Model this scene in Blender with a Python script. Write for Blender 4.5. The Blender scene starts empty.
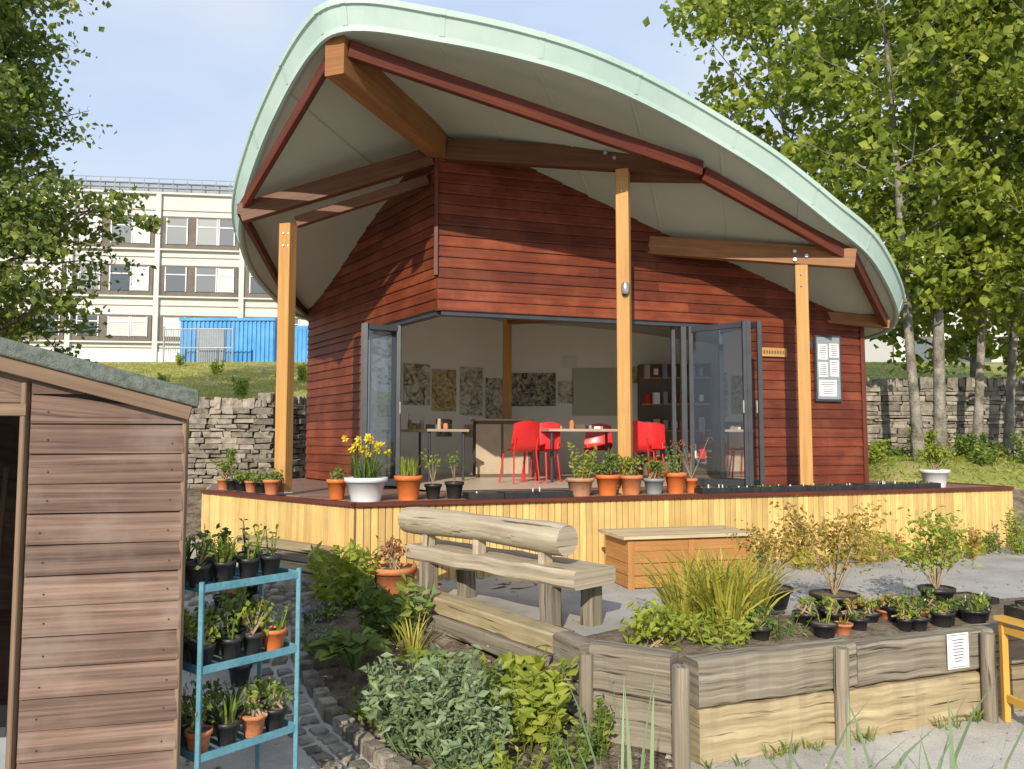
import bpy, math, numpy as np
from mathutils import Vector, Matrix
rng=np.random.default_rng(7)
S=bpy.context.scene
# ------------------------------------------------------------------ materials
def mk(name):
    m=bpy.data.materials.new(name); m.use_nodes=True
    nt=m.node_tree; return m,nt,nt.nodes['Principled BSDF']
def ramp(nt,fac,stops):
    r=nt.nodes.new('ShaderNodeValToRGB'); e=r.color_ramp.elements
    e[0].position=stops[0][0]; e[0].color=(*stops[0][1],1)
    e[1].position=stops[-1][0]; e[1].color=(*stops[-1][1],1)
    for p,c in stops[1:-1]:
        x=e.new(p); x.color=(*c,1)
    nt.links.new(fac,r.inputs[0]); return r.outputs[0]
def noise(nt,vec,scale,detail=4,rough=.6,dist=0):
    n=nt.nodes.new('ShaderNodeTexNoise'); n.inputs['Scale'].default_value=scale
    n.inputs['Detail'].default_value=detail; n.inputs['Roughness'].default_value=rough
    n.inputs['Distortion'].default_value=dist
    if vec is not None: nt.links.new(vec,n.inputs['Vector'])
    return n.outputs['Fac']
def math_(nt,op,a,b):
    n=nt.nodes.new('ShaderNodeMath'); n.operation=op
    for i,x in enumerate((a,b)):
        if isinstance(x,(int,float)): n.inputs[i].default_value=x
        else: nt.links.new(x,n.inputs[i])
    return n.outputs[0]
def mul(nt,col,fac):
    n=nt.nodes.new('ShaderNodeVectorMath'); n.operation='SCALE'
    nt.links.new(col,n.inputs[0]); nt.links.new(fac,n.inputs['Scale']); return n.outputs[0]
def mixc(nt,fac,a,b):
    n=nt.nodes.new('ShaderNodeMix'); n.data_type='RGBA'
    for s,x in ((n.inputs[0],fac),(n.inputs[6],a),(n.inputs[7],b)):
        if isinstance(x,(int,float)): s.default_value=x
        elif isinstance(x,tuple): s.default_value=(*x,1)
        else: nt.links.new(x,s)
    return n.outputs[2]
def bump(nt,b,h,st,dist=.01):
    n=nt.nodes.new('ShaderNodeBump'); n.inputs['Strength'].default_value=st
    n.inputs['Distance'].default_value=dist
    nt.links.new(h,n.inputs['Height']); nt.links.new(n.outputs[0],b.inputs['Normal'])
def island(nt,lo,hi):
    g=nt.nodes.new('ShaderNodeNewGeometry'); r=nt.nodes.new('ShaderNodeMapRange')
    r.inputs['To Min'].default_value=lo; r.inputs['To Max'].default_value=hi
    nt.links.new(g.outputs['Random Per Island'],r.inputs['Value']); return r.outputs[0]
def wood(name,c1,c2,rough=.7,su=1.5,sv=28,bst=.5,var=.25,stain=None,stainamt=.5,spec=.3,cracks=False):
    m,nt,b=mk(name)
    tc=nt.nodes.new('ShaderNodeTexCoord'); mp=nt.nodes.new('ShaderNodeMapping')
    mp.inputs['Scale'].default_value=(su,sv,1); nt.links.new(tc.outputs['UV'],mp.inputs[0])
    f=noise(nt,mp.outputs[0],1,5,.68,.3)
    col=ramp(nt,f,[(.3,c1),(.52,tuple((a+b_)/2 for a,b_ in zip(c1,c2))),(.7,c2)])
    o=noise(nt,tc.outputs['Object'],2.3,4,.6)
    if stain:
        sf=ramp(nt,o,[(.45,(0,0,0)),(.65,(stainamt,)*3)])
        col=mixc(nt,sf,col,stain)
    k=math_(nt,'MULTIPLY',island(nt,1-var,1+var),math_(nt,'ADD',math_(nt,'MULTIPLY',o,.6),.7))
    hgt=f
    if cracks:
        mp2=nt.nodes.new('ShaderNodeMapping'); mp2.inputs['Scale'].default_value=(1.6,34,1); nt.links.new(tc.outputs['UV'],mp2.inputs[0])
        c_=noise(nt,mp2.outputs[0],1,3,.5,.2)
        cr=ramp(nt,c_,[(.61,(1,1,1)),(.69,(.22,.22,.22))])
        k=math_(nt,'MULTIPLY',k,cr); hgt=math_(nt,'ADD',f,cr)
    col=mul(nt,col,k)
    nt.links.new(col,b.inputs['Base Color']); b.inputs['Roughness'].default_value=rough
    b.inputs['Specular IOR Level'].default_value=spec
    bump(nt,b,hgt,bst,.006); return m
def mottled(name,c1,c2,scale=6,rough=.85,bst=.4,var=0,c3=None,spec=.3,metal=0,bd=.01,fine=60,amp=.6):
    m,nt,b=mk(name)
    tc=nt.nodes.new('ShaderNodeTexCoord')
    f=noise(nt,tc.outputs['Object'],scale,5,.65)
    st=[(.35,c1),(.65,c2)]
    if c3: st=[(.3,c1),(.5,c2),(.7,c3)]
    col=ramp(nt,f,st); hgt=f
    if amp>0:
        f2=noise(nt,tc.outputs['Object'],fine,3,.7)
        k=math_(nt,'ADD',math_(nt,'MULTIPLY',f2,amp),1-amp/2)
        if var: k=math_(nt,'MULTIPLY',k,island(nt,1-var,1+var))
        col=mul(nt,col,k); hgt=math_(nt,'ADD',f,f2)
    nt.links.new(col,b.inputs['Base Color']); b.inputs['Roughness'].default_value=rough
    b.inputs['Specular IOR Level'].default_value=spec; b.inputs['Metallic'].default_value=metal
    if bst>.06: bump(nt,b,hgt,bst,bd)
    return m
def leafm(name,c1,c2,tr=.4,c3=None):
    m,nt,b=mk(name)
    g=nt.nodes.new('ShaderNodeNewGeometry')
    tc=nt.nodes.new('ShaderNodeTexCoord')
    o=noise(nt,tc.outputs['Object'],1.7,2,.6)
    f=math_(nt,'ADD',math_(nt,'MULTIPLY',g.outputs['Random Per Island'],.7),math_(nt,'MULTIPLY',math_(nt,'SUBTRACT',o,.35),1.0))
    st=[(.1,c1),(.85,c2)]
    if c3: st=[(.1,c1),(.7,c2),(.95,c3)]
    col=ramp(nt,f,st)
    nt.links.new(col,b.inputs['Base Color']); b.inputs['Roughness'].default_value=.5
    b.inputs['Specular IOR Level'].default_value=.4
    t=nt.nodes.new('ShaderNodeBsdfTranslucent'); nt.links.new(col,t.inputs[0])
    mx=nt.nodes.new('ShaderNodeMixShader'); mx.inputs[0].default_value=tr
    nt.links.new(b.outputs[0],mx.inputs[1]); nt.links.new(t.outputs[0],mx.inputs[2])
    nt.links.new(mx.outputs[0],nt.nodes['Material Output'].inputs[0]); return m
def glassm(name):
    m,nt,b=mk(name)
    g=nt.nodes.new('ShaderNodeBsdfGlossy'); g.inputs['Roughness'].default_value=.03
    t=nt.nodes.new('ShaderNodeBsdfTransparent'); t.inputs[0].default_value=(.88,.92,.9,1)
    l=nt.nodes.new('ShaderNodeFresnel'); l.inputs[0].default_value=1.5
    mx=nt.nodes.new('ShaderNodeMixShader')
    nt.links.new(math_(nt,'ADD',math_(nt,'MULTIPLY',l.outputs[0],1.2),.06),mx.inputs[0])
    nt.links.new(t.outputs[0],mx.inputs[1]); nt.links.new(g.outputs[0],mx.inputs[2])
    nt.links.new(mx.outputs[0],nt.nodes['Material Output'].inputs[0]); return m
M={}
M['red']=wood('red_stained_timber',(.080,.018,.008),(.205,.042,.016),.5,1.2,34,.7,.28,stain=(.24,.07,.032),stainamt=.4,spec=.3)
M['redtrim']=wood('dark_red_timber',(.07,.018,.011),(.15,.036,.018),.5,1.2,30,.4,.1)
M['post']=wood('golden_timber',(.40,.20,.055),(.60,.34,.11),.55,1,26,.4,.06,stain=(.34,.18,.055),stainamt=.4)
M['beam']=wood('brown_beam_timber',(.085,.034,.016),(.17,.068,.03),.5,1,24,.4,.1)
M['beamorange']=wood('orange_beam_timber',(.19,.08,.028),(.34,.15,.045),.5,1,24,.4,.1)  # timber's own lighter orange-brown tone
M['clad']=wood('pine_cladding',(.56,.36,.11),(.80,.58,.24),.6,1.5,30,.4,.2,stain=(.42,.28,.11),stainamt=.6)
M['deck']=wood('deck_board_timber',(.18,.10,.07),(.30,.19,.13),.6,1.5,30,.4,.2)
M['shed']=wood('weathered_shed_timber',(.075,.048,.038),(.29,.195,.15),.85,.9,38,1.0,.25,stain=(.225,.18,.15),stainamt=.7,spec=.15)
M['shedtrim']=wood('shed_trim_timber',(.15,.10,.065),(.27,.185,.12),.75,1.2,34,.6,.12,spec=.2)
M['sleeper']=wood('old_sleeper_timber',(.10,.082,.062),(.40,.35,.265),.88,.9,34,1.0,.15,stain=(.21,.185,.145),stainamt=.6,spec=.12,cracks=True)
M['palelog']=wood('pale_log_timber',(.24,.185,.10),(.54,.44,.27),.88,1.1,24,.9,.18,stain=(.23,.19,.12),stainamt=.75,spec=.12,cracks=True)
M['bench']=wood('driftwood',(.29,.235,.16),(.58,.505,.38),.78,1.1,26,.9,.08,stain=(.33,.28,.20),stainamt=.6,spec=.2,cracks=True)
M['box']=wood('orange_chest_timber',(.36,.16,.045),(.55,.28,.10),.6,1.2,26,.4,.1)
M['boxlid']=wood('chest_lid_timber',(.40,.31,.19),(.60,.49,.31),.7,1.2,26,.4,.1)
M['yel']=wood('yellow_stool_timber',(.58,.32,.05),(.72,.43,.10),.5,1.2,20,.3,.06)
M['bark']=mottled('bark',(.13,.115,.09),(.38,.35,.29),5,.9,1.0,bd=.03,fine=30)
M['barkd']=mottled('dark_bark',(.05,.04,.03),(.14,.11,.08),6,.9,1.0,bd=.03,fine=30)
M['soffit']=mottled('painted_soffit',(.46,.48,.37),(.50,.51,.41),.7,.7,.03,amp=0)
M['metal']=mottled('pale_green_roof_metal',(.38,.52,.455),(.47,.59,.52),.9,.42,.05,spec=.5,fine=7,amp=.14)
M['plaster']=mottled('white_plaster',(.87,.84,.77),(.89,.87,.81),1.0,.8,.03,amp=0)
M['floor']=mottled('interior_floor',(.58,.49,.37),(.66,.57,.45),2,.35,.1,amp=.2)
M['frame']=mottled('dark_grey_frame',(.035,.04,.045),(.05,.055,.06),6,.4,.05,spec=.5,amp=0)
M['glass']=glassm('glass')
M['terra']=mottled('terracotta',(.48,.17,.07),(.60,.23,.10),9,.75,.2)
M['oran']=mottled('orange_plastic',(.58,.15,.04),(.68,.20,.055),9,.45,.05,amp=.2)
M['brownpot']=mottled('brown_pot',(.40,.20,.11),(.52,.29,.17),9,.7,.15)
M['blackpot']=mottled('black_plastic',(.014,.014,.015),(.03,.03,.03),9,.45,.05,spec=.5,amp=.2)
M['whitepot']=mottled('white_glazed_pot',(.68,.69,.70),(.78,.79,.80),5,.4,.05,spec=.5,amp=.1)
M['greypot']=mottled('grey_pot',(.22,.25,.27),(.30,.33,.35),5,.5,.05,amp=.2)
M['soil']=mottled('soil',(.07,.052,.036),(.19,.145,.10),7,.95,1,bd=.03,fine=40,c3=(.30,.25,.18))
M['teal']=mottled('blue_painted_metal',(.08,.22,.28),(.13,.30,.36),14,.5,.2,fine=70)
M['stone']=mottled('dry_stone',(.13,.115,.09),(.28,.25,.20),9,.9,.9,var=.35,c3=(.38,.34,.28),bd=.02,fine=45)
M['mortar']=mottled('dark_joint',(.03,.027,.022),(.06,.05,.04),9,.9,.3,amp=0)
M['path']=mottled('worn_paving',(.32,.30,.265),(.47,.445,.40),1.6,.9,.7,c3=(.57,.54,.48),fine=90,amp=.8)
M['patio']=mottled('patio_tarmac',(.29,.285,.265),(.40,.39,.365),1.3,.9,.6,c3=(.48,.46,.43),fine=110,amp=.8)
M['grass']=mottled('grass',(.16,.19,.04),(.29,.29,.085),1.1,.95,.8,c3=(.40,.35,.16),bd=.05,fine=25)
M['felt']=mottled('green_mineral_felt',(.10,.12,.10),(.20,.225,.195),30,.95,1,fine=160,amp=.9)
M['concrete']=mottled('cream_concrete',(.53,.53,.50),(.61,.61,.58),.25,.85,.03,fine=3,amp=.12)
M['whitewall']=mottled('white_render',(.66,.67,.68),(.74,.75,.76),.4,.85,.03,amp=0)
M['brown']=mottled('brown_panel',(.11,.088,.07),(.16,.13,.105),1,.6,.03,amp=0)
M['greyroof']=mottled('grey_cladding',(.22,.25,.28),(.30,.33,.36),1,.6,.03,amp=0)
M['blue']=mottled('blue_container_paint',(.04,.25,.55),(.10,.36,.66),.8,.5,.05,fine=4,amp=.3)
M['redch']=mottled('red_plastic',(.55,.018,.018),(.62,.03,.03),5,.35,.02,spec=.5,amp=0)
M['tabletop']=mottled('table_top',(.40,.32,.23),(.48,.39,.29),3,.5,.03,amp=0)
M['steel']=mottled('galvanised_steel',(.35,.36,.37),(.5,.51,.52),20,.35,.03,metal=.7,amp=0)
M['paper']=mottled('paper',(.75,.75,.73),(.8,.8,.78),3,.8,.02,amp=0)
M['ink']=mottled('ink',(.03,.03,.035),(.08,.08,.09),30,.8,.02,amp=0)
M['lf_tree']=leafm('sycamore_leaf',(.12,.175,.02),(.33,.395,.05),.5,(.47,.51,.09))
M['lf_ltree']=leafm('dark_tree_leaf',(.065,.11,.02),(.21,.265,.045),.42,(.33,.36,.08))
M['lf_green']=leafm('green_leaf',(.07,.13,.025),(.21,.29,.055),.38,(.36,.40,.09))
M['lf_sage']=leafm('sage_leaf',(.15,.22,.10),(.31,.39,.20),.3)
M['lf_yel']=leafm('yellow_green_blade',(.26,.29,.035),(.54,.49,.09),.42,(.72,.60,.16))
M['lf_lime']=leafm('lime_leaf',(.19,.27,.03),(.43,.47,.075),.42)
M['lf_oran']=leafm('bronze_leaf',(.26,.20,.04),(.52,.36,.08),.4,(.56,.46,.11))
M['lf_iris']=leafm('iris_blade',(.17,.25,.12),(.30,.39,.21),.3)
M['lf_red']=leafm('reddish_leaf',(.20,.08,.04),(.34,.15,.07),.3)
M['petal']=leafm('yellow_petal',(.75,.55,.02),(.85,.68,.05),.3)
M['petalb']=leafm('blue_petal',(.14,.14,.45),(.28,.26,.6),.3)
M['petalw']=leafm('white_petal',(.6,.6,.55),(.75,.75,.7),.3)
M['tan']=mottled('dry_twig',(.28,.2,.12),(.42,.32,.2),9,.9,.05,amp=0)
def blindm():
    m,nt,b=mk('window_with_blinds')
    col=mixc(nt,island(nt,-.2,1.3),(.07,.09,.11),(.58,.58,.56))
    nt.links.new(col,b.inputs['Base Color']); b.inputs['Roughness'].default_value=.15
    return m
M['blind']=blindm()
def artm(name,cols,scale):
    m,nt,b=mk(name); tc=nt.nodes.new('ShaderNodeTexCoord')
    f=noise(nt,tc.outputs['Object'],scale,5,.7,1.5)
    nt.links.new(ramp(nt,f,cols),b.inputs['Base Color']); b.inputs['Roughness'].default_value=.7; return m
M['art1']=artm('sketch_print',[(.36,(.10,.09,.07)),(.45,(.42,.38,.27)),(.58,(.72,.69,.58))],6)
M['art2']=artm('dark_photo_print',[(.38,(.03,.035,.03)),(.5,(.24,.24,.18)),(.62,(.6,.58,.42))],8)
M['art3']=artm('yellow_brown_print',[(.36,(.12,.09,.04)),(.48,(.45,.35,.12)),(.62,(.66,.60,.42))],7)
# ------------------------------------------------------------------ mesh builder
class MB:
    def __init__(s): s.v=[];s.f=[];s.m=[];s.uv=[];s.sm=[];s.mats=[]
    def mi(s,k):
        m=M[k]
        if m not in s.mats: s.mats.append(m)
        return s.mats.index(m)
    def add(s,vs,fs,mat,uvs=None,smooth=False):
        o=len(s.v); s.v.extend([tuple(map(float,p)) for p in vs]); mi=s.mi(mat)
        for i,f in enumerate(fs):
            s.f.append([o+j for j in f]); s.m.append(mi); s.sm.append(smooth)
            s.uv.append(uvs[i] if uvs else [(0,0)]*len(f))
    def box(s,c,sz,mat,rz=0,taper=1):
        x,y,z=[a/2 for a in sz]; ca,sa=math.cos(rz),math.sin(rz); vs=[]
        for dz in (-z,z):
            k=taper if dz>0 else 1
            for dx,dy in ((-x,-y),(x,-y),(x,y),(-x,y)):
                dx*=k;dy*=k
                vs.append((c[0]+dx*ca-dy*sa,c[1]+dx*sa+dy*ca,c[2]+dz))
        fs=[(0,3,2,1),(4,5,6,7),(0,1,5,4),(1,2,6,5),(2,3,7,6),(3,0,4,7)]
        r=rng.random()*9
        W,H,D=sz[0],sz[2],sz[1]
        uvs=[[(r,r),(r,r+D),(r+W,r+D),(r+W,r)],[(r,r),(r+W,r),(r+W,r+D),(r,r+D)]]
        for w in (W,D,W,D): uvs.append([(r,r),(r+w,r),(r+w,r+H),(r,r+H)])
        s.add(vs,fs,mat,uvs)
    def rbox(s,p0,p1,w,h,mat,c=.008,jit=0,n=1,up=(0,0,1),taper=1):
        p0=Vector(p0);p1=Vector(p1);d=(p1-p0);L=d.length;d.normalize()
        u=Vector(up); 
        if abs(d.dot(u))>.98: u=Vector((0,1,0))
        sd=d.cross(u).normalized(); u=sd.cross(d).normalized()
        a,b=w/2,h/2
        sec=[(-a+c,-b),(a-c,-b),(a,-b+c),(a,b-c),(a-c,b),(-a+c,b),(-a,b-c),(-a,-b+c)]
        per=[0]
        for i in range(8):
            q=sec[i];r=sec[(i+1)%8]; per.append(per[-1]+math.hypot(q[0]-r[0],q[1]-r[1]))
        r0,r1=rng.random()*20,rng.random()*20
        vs=[];fs=[];uvs=[]
        for i in range(n+1):
            t=i/n; k=1+(taper-1)*t
            off=rng.normal(0,jit*.8,2) if jit else (0,0)
            for q in sec:
                jj=rng.normal(0,jit*.5,2) if jit else (0,0)
                vs.append(p0+d*(L*t)+sd*(q[0]*k+off[0]+jj[0])+u*(q[1]*k+off[1]+jj[1]))
        for i in range(n):
            for j in range(8):
                k=(j+1)%8
                fs.append((i*8+j,i*8+k,(i+1)*8+k,(i+1)*8+j))
                uvs.append([(r0+L*i/n,r1+per[j]),(r0+L*i/n,r1+per[j+1]),(r0+L*(i+1)/n,r1+per[j+1]),(r0+L*(i+1)/n,r1+per[j])])
        fs.append(tuple(range(7,-1,-1))); uvs.append([(r0+sec[j][0]*.15,r1+sec[j][1]) for j in range(7,-1,-1)])
        fs.append(tuple(n*8+j for j in range(8))); uvs.append([(r0+sec[j][0]*.15,r1+sec[j][1]) for j in range(8)])
        s.add(vs,fs,mat,uvs)
    def tube(s,pts,rad,mat,n=8,jit=0,smooth=True):
        pts=[Vector(p) for p in pts]
        if isinstance(rad,(int,float)): rad=[rad]*len(pts)
        r0,r1=rng.random()*20,rng.random()*20
        vs=[];fs=[];uvs=[];L=0
        for i,p in enumerate(pts):
            d=(pts[min(i+1,len(pts)-1)]-pts[max(i-1,0)]).normalized()
            a=Vector((0,0,1)) if abs(d.z)<.9 else Vector((1,0,0))
            x=d.cross(a).normalized(); y=x.cross(d)
            for j in range(n):
                t=2*math.pi*j/n; r=rad[i]*(1+(rng.normal(0,jit) if jit else 0))
                vs.append(p+x*(r*math.cos(t))+y*(r*math.sin(t)))
        for i in range(len(pts)-1):
            l=(pts[i+1]-pts[i]).length
            for j in range(n):
                k=(j+1)%n; c=2*math.pi*rad[i]/n
                fs.append((i*n+j,i*n+k,(i+1)*n+k,(i+1)*n+j))
                uvs.append([(r0+L,r1+c*j),(r0+L,r1+c*(j+1)),(r0+L+l,r1+c*(j+1)),(r0+L+l,r1+c*j)])
            L+=l
        s.add(vs,fs,mat,uvs,smooth)
        m=(len(pts)-1)*n
        s.add(vs[:n],[tuple(range(n-1,-1,-1))],mat,[[(r0+.3*math.cos(6.28*j/n)*rad[0],r1+math.sin(6.28*j/n)*rad[0]) for j in range(n)]])
        s.add(vs[m:m+n],[tuple(range(n))],mat,[[(r0+.3*math.cos(6.28*j/n)*rad[-1],r1+math.sin(6.28*j/n)*rad[-1]) for j in range(n)]])
    def lathe(s,c,prof,mat,n=20,cap=None):
        vs=[];fs=[]
        for r,z in prof:
            for j in range(n):
                t=2*math.pi*j/n; vs.append((c[0]+r*math.cos(t),c[1]+r*math.sin(t),c[2]+z))
        for i in range(len(prof)-1):
            for j in range(n):
                k=(j+1)%n; fs.append((i*n+j,i*n+k,(i+1)*n+k,(i+1)*n+j))
        s.add(vs,fs,mat,None,True)
        s.add(vs[:n],[tuple(range(n-1,-1,-1))],mat)
        m=(len(prof)-1)*n
        s.add(vs[m:m+n],[tuple(range(n))],cap or mat)
    def pot(s,c,r,h,mat,soil=True,n=20):
        s.lathe(c,[(r*.70,0),(r*.93,h*.80),(r*1.04,h*.80),(r*1.06,h*.99),(r*.97,h),(r*.93,h*.9)],mat,n,'soil')
    def leaves(s,P,size,mat,up=.4,asp=.6,var=.3,dirs=None):
        P=np.asarray(P); N=len(P)
        if N==0: return
        nn=rng.normal(size=(N,3)); nn/=np.linalg.norm(nn,axis=1)[:,None]; nn[:,2]=nn[:,2]+up
        nn/=np.linalg.norm(nn,axis=1)[:,None]
        t=rng.normal(size=(N,3)) if dirs is None else dirs+rng.normal(0,.3,(N,3))
        t-=nn*(t*nn).sum(1)[:,None]; t/=np.linalg.norm(t,axis=1)[:,None]+1e-9
        b=np.cross(nn,t); sz=(size*(1+rng.uniform(-var,var,N)))[:,None]
        V=np.stack([P-t*sz*.5,P+b*sz*asp*.5+t*sz*.05+nn*sz*.1,P+t*sz*.5,P-b*sz*asp*.5+t*sz*.05+nn*sz*.1],1).reshape(-1,3)
        o=len(s.v); s.v.extend(map(tuple,V.tolist())); mi=s.mi(mat)
        for i in range(N):
            q=o+4*i; s.f.append([q,q+1,q+2,q+3])
        s.m.extend([mi]*N); s.sm.extend([False]*N); s.uv.extend([[(0,0)]*4]*N)
    def blades(s,c,n,h,spread,w,mat,lean=.5,base=.06):
        for i in range(n):
            a=rng.uniform(0,6.283); r=base*math.sqrt(rng.random()); hh=h*rng.uniform(.55,1.1)
            b=Vector((c[0]+r*math.cos(a),c[1]+r*math.sin(a),c[2]))
            a2=a+rng.normal(0,.5); sp=spread*rng.uniform(.2,1.1)
            pd=Vector((-math.sin(a2+rng.normal(0,.6)),math.cos(a2),0)); vs=[]
            N=5
            for k in range(N+1):
                t=k/N
                p=b+Vector((math.cos(a2),math.sin(a2),0))*(sp*t**1.8)+Vector((0,0,hh*(t-lean*.35*t**3)))
                ww=w*.5*(1-t**2.5)*(.6+.8*min(t*3,1)*.5)+.0006
                vs+= [p-pd*ww,p+pd*ww]
            s.add(vs,[(2*k,2*k+1,2*k+3,2*k+2) for k in range(N)],mat)
    def obj(s,name,parent=None,bevel=0):
        me=bpy.data.meshes.new(name); me.from_pydata(s.v,[],s.f)
        for m in s.mats: me.materials.append(m)
        me.polygons.foreach_set('material_index',s.m); me.polygons.foreach_set('use_smooth',s.sm)
        uv=me.uv_layers.new(name='UVMap')
        flat=np.array([c for f in s.uv for p in f for c in p],dtype=np.float32)
        uv.data.foreach_set('uv',flat); me.update()
        o=bpy.data.objects.new(name,me); S.collection.objects.link(o)
        if parent: o.parent=parent
        if bevel:
            b=o.modifiers.new('Bevel','BEVEL'); b.width=bevel; b.segments=2; b.limit_method='ANGLE'
        return o
def empty(name):
    e=bpy.data.objects.new(name,None); S.collection.objects.link(e); e.empty_display_size=.2; return e
def cloud(c,r,n,shell=.5):
    d=rng.normal(size=(n,3)); d/=np.linalg.norm(d,axis=1)[:,None]
    k=rng.uniform(shell,1,n)[:,None]
    return np.asarray(c)+d*k*np.asarray(r)
# ------------------------------------------------------------------ terrain
def sm(t): t=np.clip(t,0,1); return t*t*(3-2*t)
WX=[-60,-14,-4.4,-3.8,5.2,6.0,18,60]; WY=[13.2,13.6,14.3,17.2,17.2,15.2,14.6,14.0]
PE=[(-1.85,7.0),(-1.57,6.0),(-1.15,5.2),(-.66,4.5),(-.35,4.15),(.1,3.95),(.8,3.85)]
PEX=[p[0] for p in PE]; PEY=[p[1] for p in PE]
def H(x,y):
    y0=4.6+np.maximum(0,x-1)*.36
    h=-.45+.42*sm((y-y0)/3.0)
    base=.5+.5*sm((x-5.0)/1.2)
    h=h+sm((y-10.9)/2.0)*(base+.03)
    yw=np.interp(x,WX,WY); zt=2.0+.35*sm((x+2)/6)
    k=sm((y-yw-.1)/.3)
    top=zt+(4.65-zt)*sm((y-yw)/(34-yw)*.75+.0)/float(sm(.75))
    top=np.minimum(top,4.65)
    return h*(1-k)+top*k
xs=np.concatenate([[-700,-300,-150,-90,-60,-45],np.arange(-36,-14,1.0),np.arange(-14,-3,.15),np.arange(-3,1.5,.075),np.arange(1.5,16,.15),np.arange(16,40,1.0),[50,70,100,160,300,700]])
ys=np.concatenate([[-200,-60,-20,-5],np.arange(0,3,.15),np.arange(3,8,.075),np.arange(8,19,.15),np.arange(19,40,.6),[42,46,55,70,100,160,300,600,1000]])
X,Y=np.meshgrid(xs,ys); Z=H(X,Y)
Z=Z+np.where((Y>-5)&(Y<40),rng.normal(0,.006,Z.shape),0)
bed=(X<.9)&(Y<7.6)&(X>-2.5)&(Y>np.interp(X,PEX,PEY)+.1)
Z=Z+np.where(bed,rng.normal(.02,.014,Z.shape),0)
nx=len(xs); g=MB(); V=np.stack([X,Y,Z],-1).reshape(-1,3)
g.v=[tuple(p) for p in V.tolist()]
mp_,ms,mg=g.mi('path'),g.mi('soil'),g.mi('grass')
for j in range(len(ys)-1):
    for i in range(nx-1):
        cx=(xs[i]+xs[i+1])/2; cy=(ys[j]+ys[j+1])/2
        yw=np.interp(cx,WX,WY)
        if cy>yw+.2: m=mg
        elif cy>12.0 and cx>5: m=mg
        elif cy>10.9: m=ms
        elif cx<.9 and cy<7.6 and cx>-2.5 and cy>np.interp(cx,PEX,PEY)+.03: m=ms
        else: m=mp_
        g.f.append([j*nx+i,j*nx+i+1,(j+1)*nx+i+1,(j+1)*nx+i]); g.m.append(m); g.sm.append(True); g.uv.append([(0,0)]*4)
g.obj('ground')
b=MB()
pp=[(-1.05,7.3),(.31,5.3),(.48,4.98),(1.03,4.70),(3.04,5.47),(7,7.0),(20,12),(20,11.2),(-1.0,11.2),(-4.5,11.0),(-4.6,9.8),(-2.2,8.0)]
b.add([(x,y,0) for x,y in pp],[tuple(range(len(pp)))],'patio'); b.obj('patio')
b=MB(); sp=[(.36,5.3),(.52,5.0),(1.03,4.72),(3.04,5.49),(6.6,6.86),(6.2,7.3),(3.0,6.35),(1.6,5.9),(.9,5.75)]
b.add([(x,y,.05) for x,y in sp]+[(2.0,5.6,.09)],[(i,(i+1)%9,9) for i in range(9)],'soil'); b.obj('raised_bed_soil')
b=MB()
for k in range(1400):
    x=rng.uniform(-2.2,6);y=rng.uniform(3.2,8.5)
    inbed=(x<.9 and y<7.6)
    z=float(H(x,y)) if (y<4.6+max(0,x-1)*.37 or inbed) else 0.0
    if inbed and x>-1.1 and y>7.3-(x+1.1)*1.35: continue
    r=rng.uniform(.004,.014)*(1.6 if inbed else 1); b.box((x,y,z+r*.4+(.02 if inbed else 0)),(r*2,r*1.5,r),'stone',rng.uniform(0,3),.6)
P=[]
for k in range(500):
    x=rng.uniform(-1.2,6);y=rng.uniform(3.2,8.6); z=float(H(x,y)) if y<4.6+max(0,x-1)*.37 else 0.0; P.append((x,y,z+.012))
b.leaves(P,.03,'tan',3,.5); b.obj('grit_and_leaf_litter')
# ------------------------------------------------------------------ dry stone wall
def stonewall(name,pts,zb,zt,th=.45):
    b=MB()
    for (x0,y0),(x1,y1) in zip(pts[:-1],pts[1:]):
        L=math.hypot(x1-x0,y1-y0); ux,uy=(x1-x0)/L,(y1-y0)/L; ang=math.atan2(uy,ux)
        b.box(((x0+x1)/2-uy*.12,(y0+y1)/2+ux*.12,(zb+zt)/2-.03),(L,th*.5,zt-zb-.08),'mortar',ang)
        z=zb
        while z<zt:
            h=rng.uniform(.05,.13); s=-.1*rng.random(); last=z+h>=zt-.03
            if last: h=.14
            while s<L:
                l=rng.uniform(.14,.42) if not last else rng.uniform(.07,.14)
                dpt=rng.uniform(-.03,.03); hh=h*rng.uniform(.82,1.0) if not last else rng.uniform(.12,.22)
                vs=[]
                cx,cy=x0+ux*(s+l/2)-uy*dpt,y0+uy*(s+l/2)+ux*dpt
                ca,sa=ux,uy
                for dz in (-hh/2,hh/2):
                    for dx,dy in ((-l/2,-th/2+.1),(l/2,-th/2+.1),(l/2,.12),(-l/2,.12)):
                        dx=dx*.96+rng.normal(0,.01);dy+=rng.normal(0,.012); zz=dz+rng.normal(0,.008)
                        vs.append((cx+dx*ca-dy*sa,cy+dx*sa+dy*ca,z+h/2+zz))
                b.add(vs,[(0,3,2,1),(4,5,6,7),(0,1,5,4),(1,2,6,5),(2,3,7,6),(3,0,4,7)],'stone')
                s+=l
            z+=h
    b.obj(name,bevel=.012)
stonewall('dry_stone_wall',[(-11,13.75),(-4.4,14.35),(-3.8,17.2)],.3,2.05)
stonewall('dry_stone_wall',[(5.2,17.2),(6.0,15.2),(17,14.6)],.6,2.4)
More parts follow.
